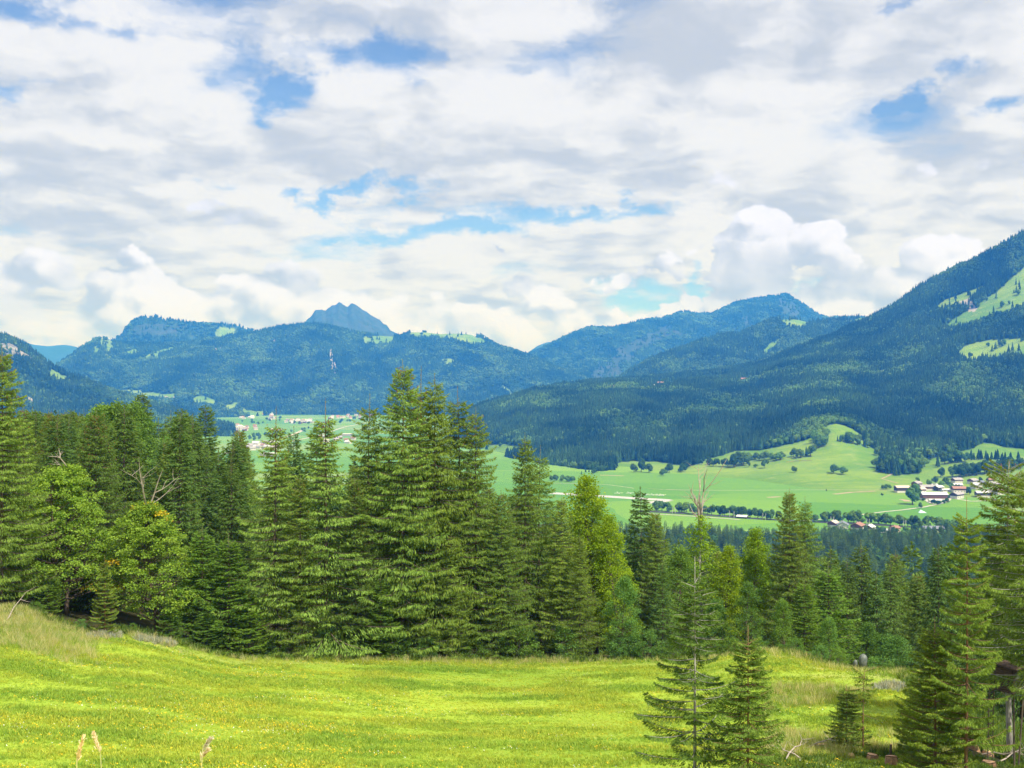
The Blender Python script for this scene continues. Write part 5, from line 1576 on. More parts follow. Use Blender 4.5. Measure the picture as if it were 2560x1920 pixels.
# village below the wooded slope
V = [
    ('barn', 2255, 1231, 24, 16, 3, 6, 3.0, 0.05, WALLW, DARKTIM, PINKROOF, 'dark barn with faded pink roof at the left end of the village', 0, False, 'barn'),
    ('barn', 2334, 1250, 42, 17, 3, 7, 3.5, -0.04, WALLW, TIMBER, TIN, 'long red brown barn with bright tin roof at the village front', 0, False, 'barn'),
    ('farmhouse', 2313, 1249, 15, 14, 3.5, 4, 2.8, 1.5, WALLW, TIMBER, REDROOF, 'red roofed farmhouse at the left gable of the tin roofed barn', 3, True, 'house'),
    ('shed', 2337, 1256, 19, 8, 3.5, 0.6, 1.5, -0.04, WALLW, DARKTIM, TIN, 'low white shed with pale roof before the long barn', 3, False, 'shed'),
    ('farmhouse', 2292, 1217, 15, 13, 3, 4, 3.2, 0.6, DARKTIM, TIMBER, GREYROOF, 'brown gabled house behind the tall village tree', 3, True, 'house'),
    ('barn', 2296, 1232, 22, 15, 4, 3, 3.4, 0.3, WALLW, TIMBER, PINKROOF, 'wide barn with faded roof beside the tall village tree', 3, False, 'barn'),
    ('barn', 2317, 1226, 26, 16, 3, 4, 3.0, 0.05, WALLW, TIMBER, GREYROOF, 'grey roofed barn behind the long tin roofed barn', 0, False, 'barn'),
    ('shed', 2336, 1217, 10, 8, 3, 0.5, 1.8, 0.2, WALLW, WALLW, TIN, 'small white shed behind the grey roofed barn', 2, False, 'shed'),
    ('chalet', 2346, 1226, 15, 12, 3.5, 3, 2.6, 0.5, DARKTIM, DARKTIM, TIN, 'dark chalet with pale roof in the village middle', 3, True, 'house'),
    ('shed', 2364, 1229, 14, 9, 3.2, 0.4, 1.5, 0.1, WALLW, WALLW, TIN, 'low white shed right of the dark chalet', 2, False, 'shed'),
    ('house', 2397, 1231, 22, 15, 4, 3.5, 3.2, -0.1, WALLW, TIMBER, REDROOF, 'white house with orange red roof in the village middle', 4, True, 'house'),
    ('barn', 2392, 1246, 24, 14, 5, 3, 3.4, 0.7, WALLW, DARKTIM, GREYROOF, 'grey roofed barn with white wall right of the road bend', 3, False, 'barn'),
    ('house', 2392, 1207, 18, 13, 4, 2.5, 3.0, 0.3, WALLW, TIMBER, GREYROOF, 'grey roofed house at the back left of the upper houses', 4, True, 'house'),
    ('house', 2432, 1209, 17, 13, 4, 2.5, 3.2, 0.6, WALLW, TIMBER, GREYROOF, 'grey roofed house at the back middle of the upper houses', 4, True, 'house'),
    ('house', 2393, 1219, 16, 11, 3, 2.5, 2.4, -0.1, WALLW, DARKTIM, TIN, 'pale roofed chalet with white ground floor below the back left house', 4, True, 'house'),
    ('house', 2440, 1222, 16, 14, 6, 2, 3.0, 0.4, WALLW, WALLW, TIN, 'tall plain white house in the upper village', 3, True, 'house'),
    ('house', 2455, 1213, 18, 13, 3, 3, 2.8, -0.5, DARKTIM, TIMBER, BLUEROOF, 'brown house with slate blue roof in the upper village', 3, True, 'house'),
    ('house', 2482, 1218, 22, 13, 3.5, 3, 2.8, 0.15, WALLW, DARKTIM, GREYROOF, 'dark timber house with white base at the right of the upper village', 4, True, 'house'),
    ('barn', 2457, 1243, 24, 14, 3, 5, 2.6, -0.05, WALLW, DARKTIM, TIN, 'dark open barn with pale tin roof at the village right', 0, False, 'barn'),
    ('shed', 2470, 1231, 16, 9, 3, 0.5, 1.5, 0.0, WALLW, WALLW, GREYROOF, 'low white garage behind the dark open barn', 3, False, 'shed'),
    ('house', 2500, 1236, 18, 13, 4, 3, 2.8, 0.2, WALLW, TIMBER, PINKROOF, 'house with faded roof half hidden by the right edge spruce', 3, True, 'house'),
    ('house', 2478, 1205, 14, 10, 3, 2, 2.4, 0.1, WALLW, TIMBER, REDROOF, 'small red roofed house at the top right of the village', 2, True, 'house'),
    # houses below the railway
    ('house', 2083, 1318, 14, 11, 3.5, 3, 2.6, 0.9, WALLW, TIMBER, PINKROOF, 'pinkish roofed house at the left end of the railway houses', 3, True, 'house'),
    ('house', 2107, 1322, 19, 14, 4, 2, 3.6, 1.25, WALLW, WALLW, BLUEROOF, 'white house with slate gable below the railway', 3, True, 'house'),
    ('house', 2144, 1324, 20, 14, 3, 3, 3.2, 1.0, WALLW, TIMBER, REDROOF, 'red brown roofed chalet below the railway', 3, True, 'house'),
    ('house', 2174, 1327, 16, 11, 3.5, 2, 3.0, 1.0, WALLW, TIMBER, TIN, 'pale roofed chalet right of the red brown roofed one', 3, True, 'house'),
    ('shed', 2203, 1331, 14, 8, 3, 0.5, 1.5, 0.0, WALLW, WALLW, TIN, 'low white shed at the lower edge of the railway houses', 2, False, 'shed'),
    ('house', 2236, 1330, 12, 10, 4, 2, 2.4, 0.6, PINKROOF, PINKROOF, REDROOF, 'pink walled house half hidden in trees below the railway', 2, True, 'house'),
    ('house', 2332, 1331, 26, 12, 3, 3, 2.6, -0.05, WALLW, TIMBER, BLUEROOF, 'long blue roofed house at the right of the railway houses', 4, False, 'house'),
    ('shed', 1856, 1296, 14, 8, 2.5, 0.5, 1.6, -0.5, DARKTIM, DARKTIM, TIN, 'lone shed with pale roof beside the railway', 0, False, 'shed'),
    # farms on the far terrace and the alp
    ('farmhouse', 1652, 963, 34, 18, 4, 6, 5, 0.2, WALLW, TIMBER, REDROOF, 'red farmhouse on the far terrace meadow', 4, True, 'house'),
    ('farmhouse', 1637, 969, 26, 16, 5, 3, 4, 0.1, WALLW, WALLW, TIN, 'white farmhouse left of the red one on the far terrace', 4, True, 'house'),
    ('farmhouse', 1805, 956, 34, 20, 4, 5, 5, 0.2, WALLW, TIMBER, PINKROOF, 'pale roofed farm among trees on the far terrace', 4, True, 'house'),
    ('farmhouse', 1818, 959, 22, 16, 5, 3, 4, 0.2, WALLW, WALLW, GREYROOF, 'white farm right of the pale roofed farm on the far terrace', 4, True, 'house'),
    ('farmhouse', 1862, 955, 30, 18, 4, 6, 5, 0.1, TIMBER, TIMBER, REDROOF, 'reddish farm at the right end of the far terrace', 3, True, 'house'),
    ('farmhouse', 1524, 974, 30, 18, 5, 5, 5, 0.1, WALLW, TIMBER, REDROOF, 'farm at the left end of the far terrace above the wood', 3, True, 'house'),
    ('alpine_hut', 2404, 779, 17, 9, 2.5, 2, 2.2, 0.0, DARKTIM, DARKTIM, TIN, 'dark alpine hut on the steep pasture', 2, False, 'hut'),
]
for a in V:
    nm, px, py, L_, W_, h1, h2, hr, rz, wm, um, rm, lab, wins, ch, cat = a
    house(nm, px, py, L_, W_, h1, h2, hr, rz, wm, um, rm, lab, wins, ch, cat)

# far town: little houses, one mesh each
def town_house(name, L, W, h, hr, wm, rm):
    mb = MB()
    x, y = L / 2, W / 2
    mb.raw([(-x, -y, -1), (x, -y, -1), (x, y, -1), (-x, y, -1), (-x, -y, h), (x, -y, h), (x, y, h), (-x, y, h), (-x, 0, h + hr), (x, 0, h + hr)], [(0, 1, 5, 4), (2, 3, 7, 6), (0, 4, 7, 3), (1, 2, 6, 5)], [(4, 8, 7), (5, 6, 9)])
    X, Yy = x + 1, y + 1
    dz = hr / y
    for s in (-1, 1):
        a_ = [(-X, 0, h + hr + .05), (X, 0, h + hr + .05), (X, s * Yy, h - dz + .05), (-X, s * Yy, h - dz + .05)]
        b_ = [(p[0], p[1], p[2] + 0.4) for p in a_]
        mb.raw(a_ + b_, [(0, 1, 2, 3), (4, 7, 6, 5), (0, 4, 5, 1), (2, 6, 7, 3), (1, 5, 6, 2), (0, 3, 7, 4)], mi=1)
    return mb.mesh(name, [wm, rm])


TH = [town_house('town_house_a', 18, 13, 7, 4, WALLW, GREYROOF), town_house('town_house_b', 15, 12, 8, 4, WALLW, REDROOF), town_house('town_house_c', 22, 14, 6, 4, WALLW, TIN), town_house('town_house_d', 16, 12, 7, 4, TIMBER, GREYROOF), town_house('town_hall', 46, 16, 7, 2, GREYROOF, TIN)]
rng = np.random.default_rng(41)
TOWN = [('white house in the far town at the mountain foot', 'far town houses at the mountain foot', (600, 690), (1036, 1052), 18), ('house in the cluster left of the slim bare topped spruce', 'far houses in the left fields', (595, 640), (1066, 1078), 12),
        ('house in the village strip below the mountain, middle of the valley', 'far houses in the valley middle', (712, 790), (1050, 1060), 20), ('pink roofed house in the village strip right of the second slim spruce', 'far houses right of the slim spruce', (820, 935), (1038, 1048), 20),
        ('house in the settlement just above the left wood', 'far houses above the left wood', (612, 690), (1108, 1126), 18), ('house at the left end of the far fields', 'far houses at the left field end', (543, 605), (1060, 1090), 12),
        ('house in the settlement behind the slim spruces', 'far houses behind the slim spruces', (790, 900), (1095, 1112), 12), ('house in the hamlet on the foot meadows of the mountain', 'far houses on the foot meadows', (400, 440), (996, 1002), 5), ('white house on the right foot of the broad mountain', 'far houses at the right mountain foot', (1222, 1245), (992, 998), 5)]
for lab, grp, (p0, p1), (q0, q1), cnt in TOWN:
    used = []
    for k in range(cnt):
        for _ in range(30):
            px, py = rng.uniform(p0, p1), rng.uniform(q0, q1)
            p = land(px, py)
            if all(np.hypot(p[0] - u[0], p[1] - u[1]) > 26 for u in used):
                break
        else:
            continue
        used.append(p)
        pr = (.1, .5, .2, .2) if 'pink' in lab else (.35, .2, .25, .2)
        o = link('house', TH[rng.choice(4, p=pr)])
        o.location = p
        o.rotation_euler = (0, 0, rng.uniform(-0.6, 0.6))
        tag(o, lab, 'house', grp)
for px, py, lab in ((690, 1077, 'long white hall among the far left fields'), (866, 1090, 'long pale factory hall behind the slim spruce'), (672, 1140, 'white building in the dark green field above the wood')):
    o = link('factory_hall', TH[4])
    p = land(px, py)
    o.location = p
    tag(o, lab, 'hall')

# ------------------------------------------------------------------ trees of the valley
VB = [far_broad('valley_crown_%d' % i, 120 + i, 620, 0.075, (0.38, 0.26, 0.45)[i], FARLEAF) for i in range(3)]
VS = [far_conifer('valley_spruce_%d' % i, 130 + i, 0.17, 8, 11) for i in range(2)]
TRK = MB().tube([(0, 0, -0.05), (0, 0, 0.25), (0, 0, 0.5)], [0.03, 0.024, 0.015], 6).mesh('valley_trunk', [BARK])


def vtree(px, py, hpx, kind, label, group=None, wide=1.0):
    p = land(px, py)
    H = hpx / F * p[1]
    o = link('leafy_tree' if kind < 3 else 'spruce_tree', None)
    o.location = p - np.array([0, 0, 0.3])
    o.scale = (H * wide, H * wide, H)
    o.rotation_euler = (0, 0, random.uniform(0, 6.28))
    tag(o, label, 'tree', group)
    link('trunk', TRK, o)
    link('crown', (VB + VS)[kind], o)
    return o


LONE = [(2281, 1262, 52, 0, 'big spreading tree with two rounded heads before the village', 1.1), (2300, 1271, 15, 0, 'small round tree on the bend of the village road', 1.2), (2352, 1193, 25, 0, 'single round tree on the slope above the village', 1.15),
        (2084, 1184, 24, 2, 'left of two round trees on the smooth green knoll', 1.2), (2107, 1187, 21, 2, 'right of two round trees on the smooth green knoll', 1.2), (1987, 1182, 17, 0, 'single small tree on the left of the green knoll', 1.1), (1912, 1171, 24, 1, 'rightmost of the three field trees left of the knoll', 1.1),
        (1889, 1169, 10, 2, 'low round bush between the field trees left of the knoll', 1.5), (1872, 1168, 17, 1, 'leftmost of the three field trees left of the knoll', 0.9), (2066, 1228, 7, 3, 'tiny dark spruce on the field track', 1.6), (2206, 1240, 7, 0, 'tiny round tree in the field left of the village', 1.3),
        (2208, 1224, 12, 0, 'left fruit tree in the group of three left of the pink roofed barn', 1.4), (2216, 1224, 14, 2, 'middle fruit tree in the group of three left of the pink roofed barn', 1.3), (2225, 1223, 12, 1, 'right fruit tree in the group of three left of the pink roofed barn', 1.2),
        (2294, 1206, 14, 1, 'small tree above the brown gabled house', 1.0), (2324, 1216, 18, 0, 'round tree behind the grey roofed barn', 1.0), (2193, 1140, 22, 0, 'single round tree at the wood edge above the knoll', 1.1), (1585, 1181, 22, 0, 'left tree of the clump in the lower fields', 1.25),
        (1603, 1180, 34, 0, 'tall middle tree of the clump in the lower fields', 1.0), (1622, 1182, 24, 2, 'right tree of the clump in the lower fields', 1.2), (1658, 1190, 20, 2, 'left half of the dense twin clump on the field bank', 1.3), (1673, 1182, 24, 2, 'right half of the dense twin clump on the field bank', 1.2),
        (2535, 735, 12, 3, 'single dark spruce on the steep pasture', 1.2), (2498, 858, 10, 0, 'single tree at the top of the bright upper clearing', 1.1), (2309, 1253, 9, 2, 'round bush at the barn drive', 1.4), (2438, 1207, 12, 1, 'small tree behind the upper village houses', 1.0), (2452, 1204, 12, 0, 'small round tree at the top of the village', 1.1), (2468, 1206, 13, 1, 'slim tree at the top right of the village', 0.9)]
for px, py, h, k, lab, w in LONE:
    vtree(px, py, h, k, lab, None, w)

rng = np.random.default_rng(57)


def row(pts, n, h0, h1, label, group, kinds=(0, 1, 2), jx=4, jy=2.0, wide=(0.95, 1.35)):
    a = np.array(pts, float)
    d = np.concatenate([[0], np.cumsum(np.hypot(np.diff(a[:, 0]), np.diff(a[:, 1])))])
    for t in np.linspace(0, d[-1], n):
        vtree(np.interp(t, d, a[:, 0]) + rng.normal() * jx, np.interp(t, d, a[:, 1]) + rng.normal() * jy, rng.uniform(h0, h1), int(rng.choice(kinds)), label, group, rng.uniform(*wide))


row([(1640, 1278), (1700, 1282), (1780, 1287), (1850, 1293), (1940, 1300)], 24, 20, 30, 'round tree in the row behind the left half of the railway', 'trees along the left railway half', jx=5, jy=1.0)
row([(2040, 1303), (2110, 1307), (2200, 1312), (2290, 1318), (2330, 1322), (2400, 1325)], 34, 16, 34, 'tree in the row behind the right half of the railway', 'trees along the right railway half', jx=6, jy=1.5)
row([(2270, 1330), (2300, 1332), (2320, 1334), (2380, 1333), (2420, 1330)], 14, 16, 30, 'dark tree below the railway around the blue roofed house', 'trees below the right railway half', (0, 3, 2), 5, 2)
row([(2240, 1336), (2200, 1336), (2150, 1334), (2100, 1330), (2060, 1326)], 16, 10, 20, 'tree in front of the railway houses', 'trees before the railway houses', (0, 3, 2), 6, 2)
row([(1872, 1148), (1900, 1150), (1930, 1151), (1955, 1150)], 12, 14, 26, 'tree in the hedge across the left of the knoll', 'hedge left of the knoll', jy=2)
row([(1985, 1145), (2005, 1143), (2028, 1140)], 7, 14, 30, 'tree in the dark clump on the knoll side', 'clump on the knoll side', (0, 1, 3))
row([(2040, 1122), (2052, 1118), (2066, 1112), (2040, 1105), (2060, 1098)], 10, 22, 36, 'tree in the grove at the neck of the knoll', 'grove at the knoll neck')
row([(2095, 1103), (2120, 1104), (2150, 1112), (2170, 1120)], 14, 16, 30, 'tree along the right crest of the knoll', 'trees on the knoll crest', (0, 2, 3, 4))
row([(2195, 1170), (2205, 1188), (2215, 1165), (2240, 1175), (2260, 1182), (2290, 1182), (2300, 1170)], 16, 22, 40, 'tree in the wood tip above the village track', 'wood tip above the village', (0, 1, 2, 3))
row([(2340, 1167), (2360, 1160), (2385, 1157), (2412, 1155)], 10, 22, 34, 'tree in the clump between the two upper meadows', 'clump between the upper meadows', (0, 2, 3))
row([(2385, 1192), (2400, 1192), (2425, 1190), (2450, 1186), (2480, 1185), (2510, 1182), (2550, 1172)], 20, 24, 38, 'tree in the broad belt above the upper village', 'belt above the village', (0, 2))
row([(2430, 1152), (2470, 1150), (2500, 1152), (2550, 1155)], 16, 18, 30, 'dark spruce in the row on the upper meadow', 'spruces on the upper meadow', (3, 4), wide=(1.1, 1.5))
row([(2335, 1226), (2350, 1212), (2368, 1208), (2375, 1218), (2385, 1226), (2410, 1228), (2425, 1232)], 16, 10, 20, 'garden tree among the village houses', 'garden trees of the village', (0, 1, 2))
row([(2330, 1262), (2350, 1262), (2365, 1256), (2372, 1250)], 8, 8, 14, 'garden bush on the bank before the long barn', 'bushes before the long barn', (0, 2), 3, 1)
row([(1735, 1160), (1770, 1163), (1790, 1166), (1810, 1168)], 9, 10, 24, 'tree in the hedge beside the grey dead topped tree', 'hedge beside the dead top')
row([(1838, 1168), (1850, 1166), (1858, 1160)], 5, 26, 36, 'tree in the tall grove left of the field trees', 'tall grove in the fields', (0, 2))
row([(1700, 1180), (1715, 1172), (1730, 1165)], 6, 14, 22, 'tree in the bank hedge right of the twin clump', 'bank hedge', (0, 2))
row([(1380, 1202), (1400, 1204), (1420, 1204), (1438, 1203)], 9, 12, 16, 'low tree of the dark field copse', 'dark field copse', (0, 2), 3, 1.5)
row([(1452, 1186), (1462, 1184), (1475, 1182), (1490, 1180)], 5, 10, 16, 'small tree at the corner of the light field', 'trees at the light field corner', (0, 3))
row([(615, 1098), (660, 1094), (700, 1088)], 22, 8, 12, 'tree in the dark hedge strip across the far fields', 'far hedge strip', (0, 2), 5, 3)
row([(730, 1082), (800, 1066), (880, 1052), (930, 1046)], 24, 6, 10, 'tree in the far riverside strip', 'far riverside trees', (0, 2), 6, 2)
row([(600, 1034), (560, 1028), (500, 1020)], 16, 8, 13, 'tree in the wood tongue at the mountain foot', 'wood tongue at the mountain foot', (0, 3), 8, 4)
row([(600, 1060), (650, 1056), (700, 1052), (760, 1062)], 16, 5, 9, 'tree among the far town houses', 'far town trees', (0, 2), 10, 4)

# railway masts
for k, (px, py) in enumerate([(1681, 1284), (1688, 1284), (1824, 1293), (1835, 1294), (1907, 1299), (1914, 1300), (2077, 1308), (2084, 1309), (2167, 1313), (2173, 1314), (2259, 1318), (2264, 1318)]):
    p = land(px, py)
    o = link('railway_mast', None)
    o.location = p
    tag(o, 'pale catenary mast standing on the railway line', 'mast', 'railway masts')
    link('post', MB().tube([(0, 0, -0.5), (0, 0, 9.5)], [0.42, 0.36], 6).mesh('mast_post', [METAL]), o)
    link('arm', MB().box((0, -1.6, 8.2), (0.25, 3.2, 0.3)).mesh('mast_arm', [METAL]), o)

# gliders parked by the runway
for k, (px, py) in enumerate([(1546, 1235), (1574, 1235), (1614, 1238), (1632, 1239), (1646, 1240), (1656, 1240)]):
    o = link('glider', None)
    o.location = land(px, py) + np.array([0, 0, 0.9])
    o.rotation_euler = (0, 0, 0.3 + 0.2 * (k % 3))
    tag(o, 'white glider parked beside the runway', 'glider', 'gliders by the runway')
    link('fuselage', MB().tube([(0, -4, 0), (0, -3, 0.1), (0, -1, 0.2), (0, 2, 0.2), (0, 5.5, 0.4)], [0.15, 0.7, 0.9, 0.4, 0.15], 8).mesh('fuselage', [WHITE]), o)
    link('wing', MB().box((0, -0.8, 0.7), (17, 1.3, 0.3)).mesh('wing', [WHITE]), o)
    link('tail', MB().box((0, 5.3, 1.0), (0.25, 1.0, 1.8)).box((0, 5.4, 1.95), (3.2, 0.8, 0.2)).mesh('tail', [WHITE]), o)
p = land(2305, 1282)
o = link('tent_cover', MB().raw([(-6, -4, 0), (6, -4, 0), (7, 4, 0), (-5, 4, 0), (-2, 0, 4.5)], [(0, 3, 2, 1)], [(0, 1, 4), (1, 2, 4), (2, 3, 4), (3, 0, 4)]).mesh('tent_cover', [plain('pale_blue_sheet', (0.45, 0.68, 0.72), (0.60, 0.74, 0.76), 0.3)]))
o.location = p
tag(o, 'pale blue plastic heap lying in the meadow below the village road', 'sheet')

# ------------------------------------------------------------------ things on the near hill
_yn = np.arange(30, 120, 0.1)


def near(px, py):
    x = (px - 1280) / F * _yn
    zz = zh(x, _yn)
    k = np.argmax(zz >= CAMZ + (960 - py) / F * _yn)
    return np.array((x[k], _yn[k], zz[k]))


CUT = plain('fresh_cut_wood', (0.74, 0.46, 0.26), (0.62, 0.36, 0.19), 9.0, 0.8, 0.2)
STUMPBARK = plain('pale_peeled_bark', (0.46, 0.27, 0.16), (0.26, 0.15, 0.09), 7.0, 0.9, 0.2)
BOARD = plain('weathered_boards', (0.115, 0.080, 0.060), (0.060, 0.042, 0.034), 3.0, 0.85, 0.2, (1, 1, 8))
GLASSY = plain('hide_window_glass', (0.16, 0.20, 0.15), (0.10, 0.13, 0.10), 2.0, 0.1, 0.6)
TARP = plain('grey_green_tarp', (0.17, 0.19, 0.17), (0.08, 0.10, 0.085), 3.0, 0.55, 0.4)
STUMPS = [(2055, 1876, 0.30, 0.30, 'wide fresh cut stump left of the small drooping spruce'), (2180, 1897, 0.24, 0.22, 'fresh cut stump under the thin dying spruce'), (2229, 1912, 0.27, 0.40, 'fresh cut stump at the left foot of the bright bushy spruce'), (2128, 1894, 0.16, 0.14, 'splintered low stump left of the dying spruce foot'),
          (2430, 1872, 0.32, 0.20, 'fresh cut stump right of the tall near spruce trunk'), (2470, 1888, 0.28, 0.24, 'fresh cut stump second to the right of the tall near spruce'), (2472, 1914, 0.33, 0.22, 'fresh cut stump at the bottom edge right of the tall near spruce')]
for px, py, r, h, lab in STUMPS:
    p = near(px, py)
    o = link('tree_stump', None)
    o.location = p
    o.rotation_euler = (random.uniform(-.12, .12), random.uniform(-.12, .12), random.uniform(0, 6))
    tag(o, lab, 'stump')
    a = np.arange(14) * 2 * math.pi / 14
    rr = r * (1 + 0.12 * np.sin(3 * a + px) + 0.05 * np.cos(7 * a))
    V = []
    for z, k in ((-0.3, 1.45), (0.02, 1.2), (h, 1.0)):
        V += [(k * q * math.cos(t), k * q * math.sin(t), z) for q, t in zip(rr, a)]
    Q = [(i * 14 + j, i * 14 + (j + 1) % 14, (i + 1) * 14 + (j + 1) % 14, (i + 1) * 14 + j) for i in range(2) for j in range(14)]
    link('bark', MB().raw(V, Q).mesh('stump_bark', [STUMPBARK]), o)
    V = [(0, 0, h + 0.035)] + [(q * 0.97 * math.cos(t), q * 0.97 * math.sin(t), h + 0.01 + 0.03 * math.cos(t)) for q, t in zip(rr, a)]
    link('cut_face', MB().raw(V, tris=[(0, 1 + j, 1 + (j + 1) % 14) for j in range(14)]).mesh('cut_face', [CUT]), o)
p = near(2226, 1892)
o = link('sawn_post', None)
o.location = p
tag(o, 'thin sawn off trunk standing beside the bright bushy spruce', 'stump')
link('bark', MB().tube([(0, 0, -0.2), (0.02, 0, 0.62)], [0.07, 0.06], 8).mesh('post_bark', [BARK]), o)
link('cut_face', MB().tube([(0.02, 0, 0.622), (0.02, 0, 0.63)], [0.058, 0.055], 8).mesh('post_cut', [CUT]), o)

# brushwood and sticks in the clearing
for k, (px, py, ln, az, lab) in enumerate([(1990, 1880, 2.6, 0.3, 'fallen branch leaning left of the wide stump'), (2030, 1905, 1.8, 2.6, 'short fallen branch below the wide stump'), (1960, 1905, 2.2, 0.9, 'grey fallen branch at the bottom edge by the young spruce'), (2455, 1885, 2.4, -0.7, 'dark stick lying between the right stumps'),
                                           (2500, 1905, 2.0, 0.5, 'brush stick at the bottom right'), (8, 1560, 2.2, 1.2, 'pale dead branch standing out of the left bank')]):
    p = near(px, py)
    o = link('fallen_branch', None)
    o.location = p
    tag(o, lab, 'branch')
    r = np.random.default_rng(300 + k)
    up = 0.25 if k < 5 else 0.9
    d = np.array([math.cos(az), math.sin(az), up])
    pts = [np.array([0, 0, 0.02]) + d * ln * t + r.normal(size=3) * 0.05 for t in np.linspace(0, 1, 5)]
    link('stem', MB().tube(pts, [0.045, 0.04, 0.032, 0.024, 0.01], 6).mesh('branch_stem', [DEADWOOD]), o)
    tw_ = MB()
    for i in range(7):
        q = pts[r.integers(1, 5)]
        e = d * 0.5 + r.normal(size=3) * 0.5
        tw_.tube([q, q + e * 0.35, q + e * 0.6 + (0, 0, 0.05)], [0.014, 0.01, 0.004], 4)
    link('twigs', tw_.mesh('branch_twigs', [DEADWOOD]), o)

# raised hide on the old spruce
hx, hy = (2526 - 1280) / F * 61.4, 61.4
hz_ = zpy(61.4, 1722)
o = link('raised_hide', None)
o.location = (hx, hy, hz_)
o.rotation_euler = (0, 0, 0.55)
tag(o, 'dark wooden raised hide with window boarded onto the old spruce', 'hide')
W2, D2, HH = 1.25, 1.15, 1.25
b = MB().box((0, 0, -0.03), (W2 + 0.2, D2 + 0.2, 0.06))
link('floor', b.mesh('hide_floor', [BOARD]), o)
nb_ = 9
bh = HH / nb_
bd = MB().box((0, 0, 0), (W2, 0.03, bh - 0.012)).mesh('hide_board', [BOARD])
bs = MB().box((0, 0, 0), (0.03, D2 - 0.07, bh - 0.012)).mesh('hide_side_board', [BOARD])
bsh = MB().box((0, 0, 0), (0.16, 0.03, bh - 0.012)).mesh('hide_short_board', [BOARD])
shl = link('shell', MB().box((0, 0.03, HH / 2), (W2 - 0.08, D2 - 0.12, HH - 0.02)).mesh('hide_shell', [DARKTIM]), o)
for i in range(nb_):
    z = bh * (i + 0.5)
    if i in (5, 6, 7):
        for s in (-1, 1):
            c = link('board', bsh, o)
            c.location = (s * (W2 / 2 - 0.08), -D2 / 2, z)
    else:
        c = link('board', bd, o)
        c.location = (0, -D2 / 2, z)
    c = link('board', bd, o)
    c.location = (0, D2 / 2, z)
    for s in (-1, 1):
        c = link('board', bs, o)
        c.location = (s * W2 / 2, 0, z)
wn = link('window', MB().box((0, -D2 / 2 + 0.006, bh * 6.5), (W2 - 0.32, 0.02, bh * 3)).mesh('hide_window', [GLASSY]), o)
link('frame', MB().box((0, -D2 / 2 - 0.022, bh * 5.02), (W2 - 0.3, 0.03, 0.04)).box((0, -D2 / 2 - 0.022, bh * 7.98), (W2 - 0.3, 0.03, 0.04)).mesh('hide_window_frame', [BOARD]), wn)
link('roof', MB().raw([(-0.8, -0.8, HH + 0.02), (0.8, -0.8, HH + 0.02), (0.8, 0.75, HH + 0.16), (-0.8, 0.75, HH + 0.16), (-0.8, -0.8, HH + 0.10), (0.8, -0.8, HH + 0.10), (0.8, 0.75, HH + 0.24), (-0.8, 0.75, HH + 0.24)], [(0, 3, 2, 1), (4, 5, 6, 7), (0, 1, 5, 4), (2, 3, 7, 6), (1, 2, 6, 5), (0, 4, 7, 3)]).mesh('hide_roof', [BOARD]), o)
zg_ = float(zh(hx, hy)) - hz_
for sx, sy in ((-1, -1), (1, -1)):
    link('support_pole', MB().tube([(sx * 0.15, -0.35, zg_ - 0.6), (sx * 0.45, -0.5, -0.06)], [0.05, 0.045], 7).mesh('support_pole', [BARK]), o)
lad = link('ladder', MB().tube([(-0.55, 0.75, zg_ - 0.5), (-0.62, 0.6, 0.1)], [0.035, 0.03], 6).tube([(-1.0, 0.75, zg_ - 0.5), (-1.02, 0.6, 0.1)], [0.035, 0.03], 6).mesh('hide_ladder', [BARK]), o)
for i in range(int(-zg_ / 0.35)):
    link('rung', MB().box((-0.8, 0.72, zg_ + 0.2 + 0.35 * i), (0.5, 0.04, 0.04)).mesh('rung', [BARK]), lad)

# tarp covered stake at the drop of the meadow
for px, py, w_, h_, lab in ((2158, 1672, 0.62, 1.0, 'grey tarp tied over a stake at the drop of the meadow'), (2139, 1672, 0.3, 0.55, 'small pale covered post left of the grey tarp')):
    x = (px - 1280) / F * 85.5
    o = link('covered_stake', None)
    z = float(zh(x, 85.5))
    o.location = (x, 85.5, z)
    tag(o, lab, 'cover')
    zb = zpy(85.5, py - 5) - z
    link('stake', MB().tube([(0, 0, -0.3), (0, 0, zb + h_ * 0.6)], [0.04, 0.035], 6).mesh('stake', [BARK]), o)
    V, n_ = [], 18
    prof_ = ((0.0, 0.55), (0.12, 0.85), (0.4, 1.0), (0.7, 0.95), (0.9, 0.65), (1.0, 0.2))
    for t, k in prof_:
        V += [(w_ / 2 * k * (1 + 0.13 * math.sin(5 * a_ * 2 * math.pi / n_ * 1.0 + t)) * math.cos(a_ * 2 * math.pi / n_), w_ / 2 * k * (1 + 0.13 * math.sin(7 * a_ * 2 * math.pi / n_)) * math.sin(a_ * 2 * math.pi / n_), zb + h_ * t) for a_ in range(n_)]
    Q = [(i * n_ + j, i * n_ + (j + 1) % n_, (i + 1) * n_ + (j + 1) % n_, (i + 1) * n_ + j) for i in range(len(prof_) - 1) for j in range(n_)]
    V.append((0, 0, zb + h_ * 1.02))
    link('tarp', MB().raw(V, Q, [(5 * n_ + j, 5 * n_ + (j + 1) % n_, len(V) - 1) for j in range(n_)]).mesh('tarp', [TARP], True), o)

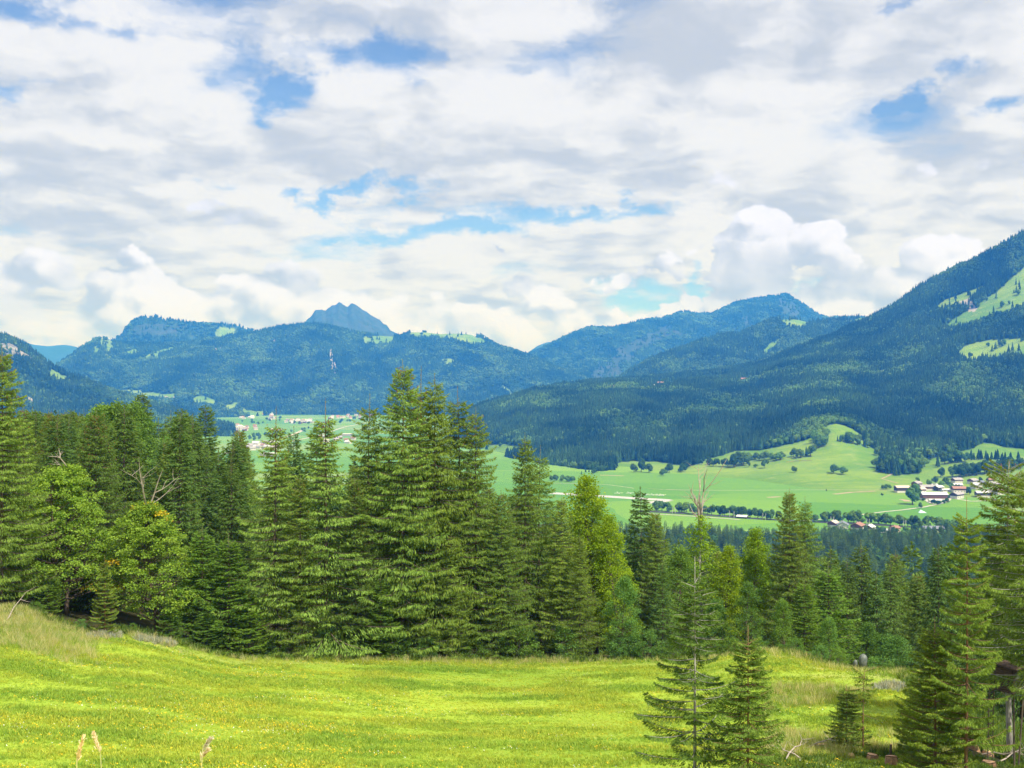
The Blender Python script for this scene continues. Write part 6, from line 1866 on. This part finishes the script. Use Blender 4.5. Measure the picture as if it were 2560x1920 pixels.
# seeding grass ears right in front of the camera
EAR = leaf_mat('grass_ear', (0.66, 0.54, 0.42), (0.90, 0.80, 0.68), 0.3, 0.05)
STRAW = plain('straw_stem', (0.55, 0.50, 0.22), (0.45, 0.42, 0.16), 5.0)
for k, (bx, by, tx, ty, Y, lab) in enumerate([(192, 1905, 208, 1842, 6.0, 'feathery grass ear standing nearest the lower left corner'), (250, 1880, 234, 1834, 6.4, 'feathery grass ear leaning left beside the nearest one'), (506, 1875, 527, 1847, 6.2, 'upper of two pale grass ears left of the middle bottom'),
                                              (501, 1896, 520, 1874, 6.3, 'lower of two pale grass ears left of the middle bottom')]):
    a, b = PT(bx, by, Y), PT(tx, ty, Y)
    foot = np.array((a[0] - (b[0] - a[0]) * 2, Y + 0.05, float(zh(a[0], Y)) - 0.03))
    o = link('grass_ear', None)
    o.location = foot
    tag(o, lab, 'grass ear')
    mid = (foot + a) / 2 + np.array([0.01, 0, 0.05])
    link('stem', MB().tube([foot - foot, mid - foot, a - foot, b - foot], [0.004, 0.0035, 0.0028, 0.001], 5).mesh('ear_stem', [STRAW]), o)
    r = np.random.default_rng(400 + k)
    n_ = 150
    t = r.random(n_)
    B_ = (a + (b - a) * t[:, None]) - foot + r.normal(size=(n_, 3)) * 0.003
    D_ = (b - a) / np.linalg.norm(b - a) + r.normal(size=(n_, 3)) * 0.28
    link('ear', leaves_mesh('ear_%d' % k, B_, D_, 0.035 * np.interp(t, (0, 0.5, 1), (1.0, 1.0, 0.6)), np.full(n_, 0.007), EAR, r.random(n_), r), o)

# ------------------------------------------------------------------ the air: bluish summer haze over the whole valley
m = bpy.data.materials.new('haze_air')
m.use_nodes = True
nt = m.node_tree
nt.nodes.clear()
pv = nt.nodes.new('ShaderNodeVolumePrincipled')
pv.inputs['Color'].default_value = (0.035, 0.25, 1.0, 1)
pv.inputs['Absorption Color'].default_value = (1, 1, 1, 1)
pv.inputs['Density'].default_value = 0.00012
pv.inputs['Anisotropy'].default_value = 0.0
mo = nt.nodes.new('ShaderNodeOutputMaterial')
nt.links.new(pv.outputs[0], mo.inputs['Volume'])
mb = MB().box((0, 9000, 565), (26000, 26000, 1140))
hz = link('haze', mb.mesh('haze', [m]))
tag(hz, kind='stuff', label='thin blue haze filling the valley air', cat='haze')
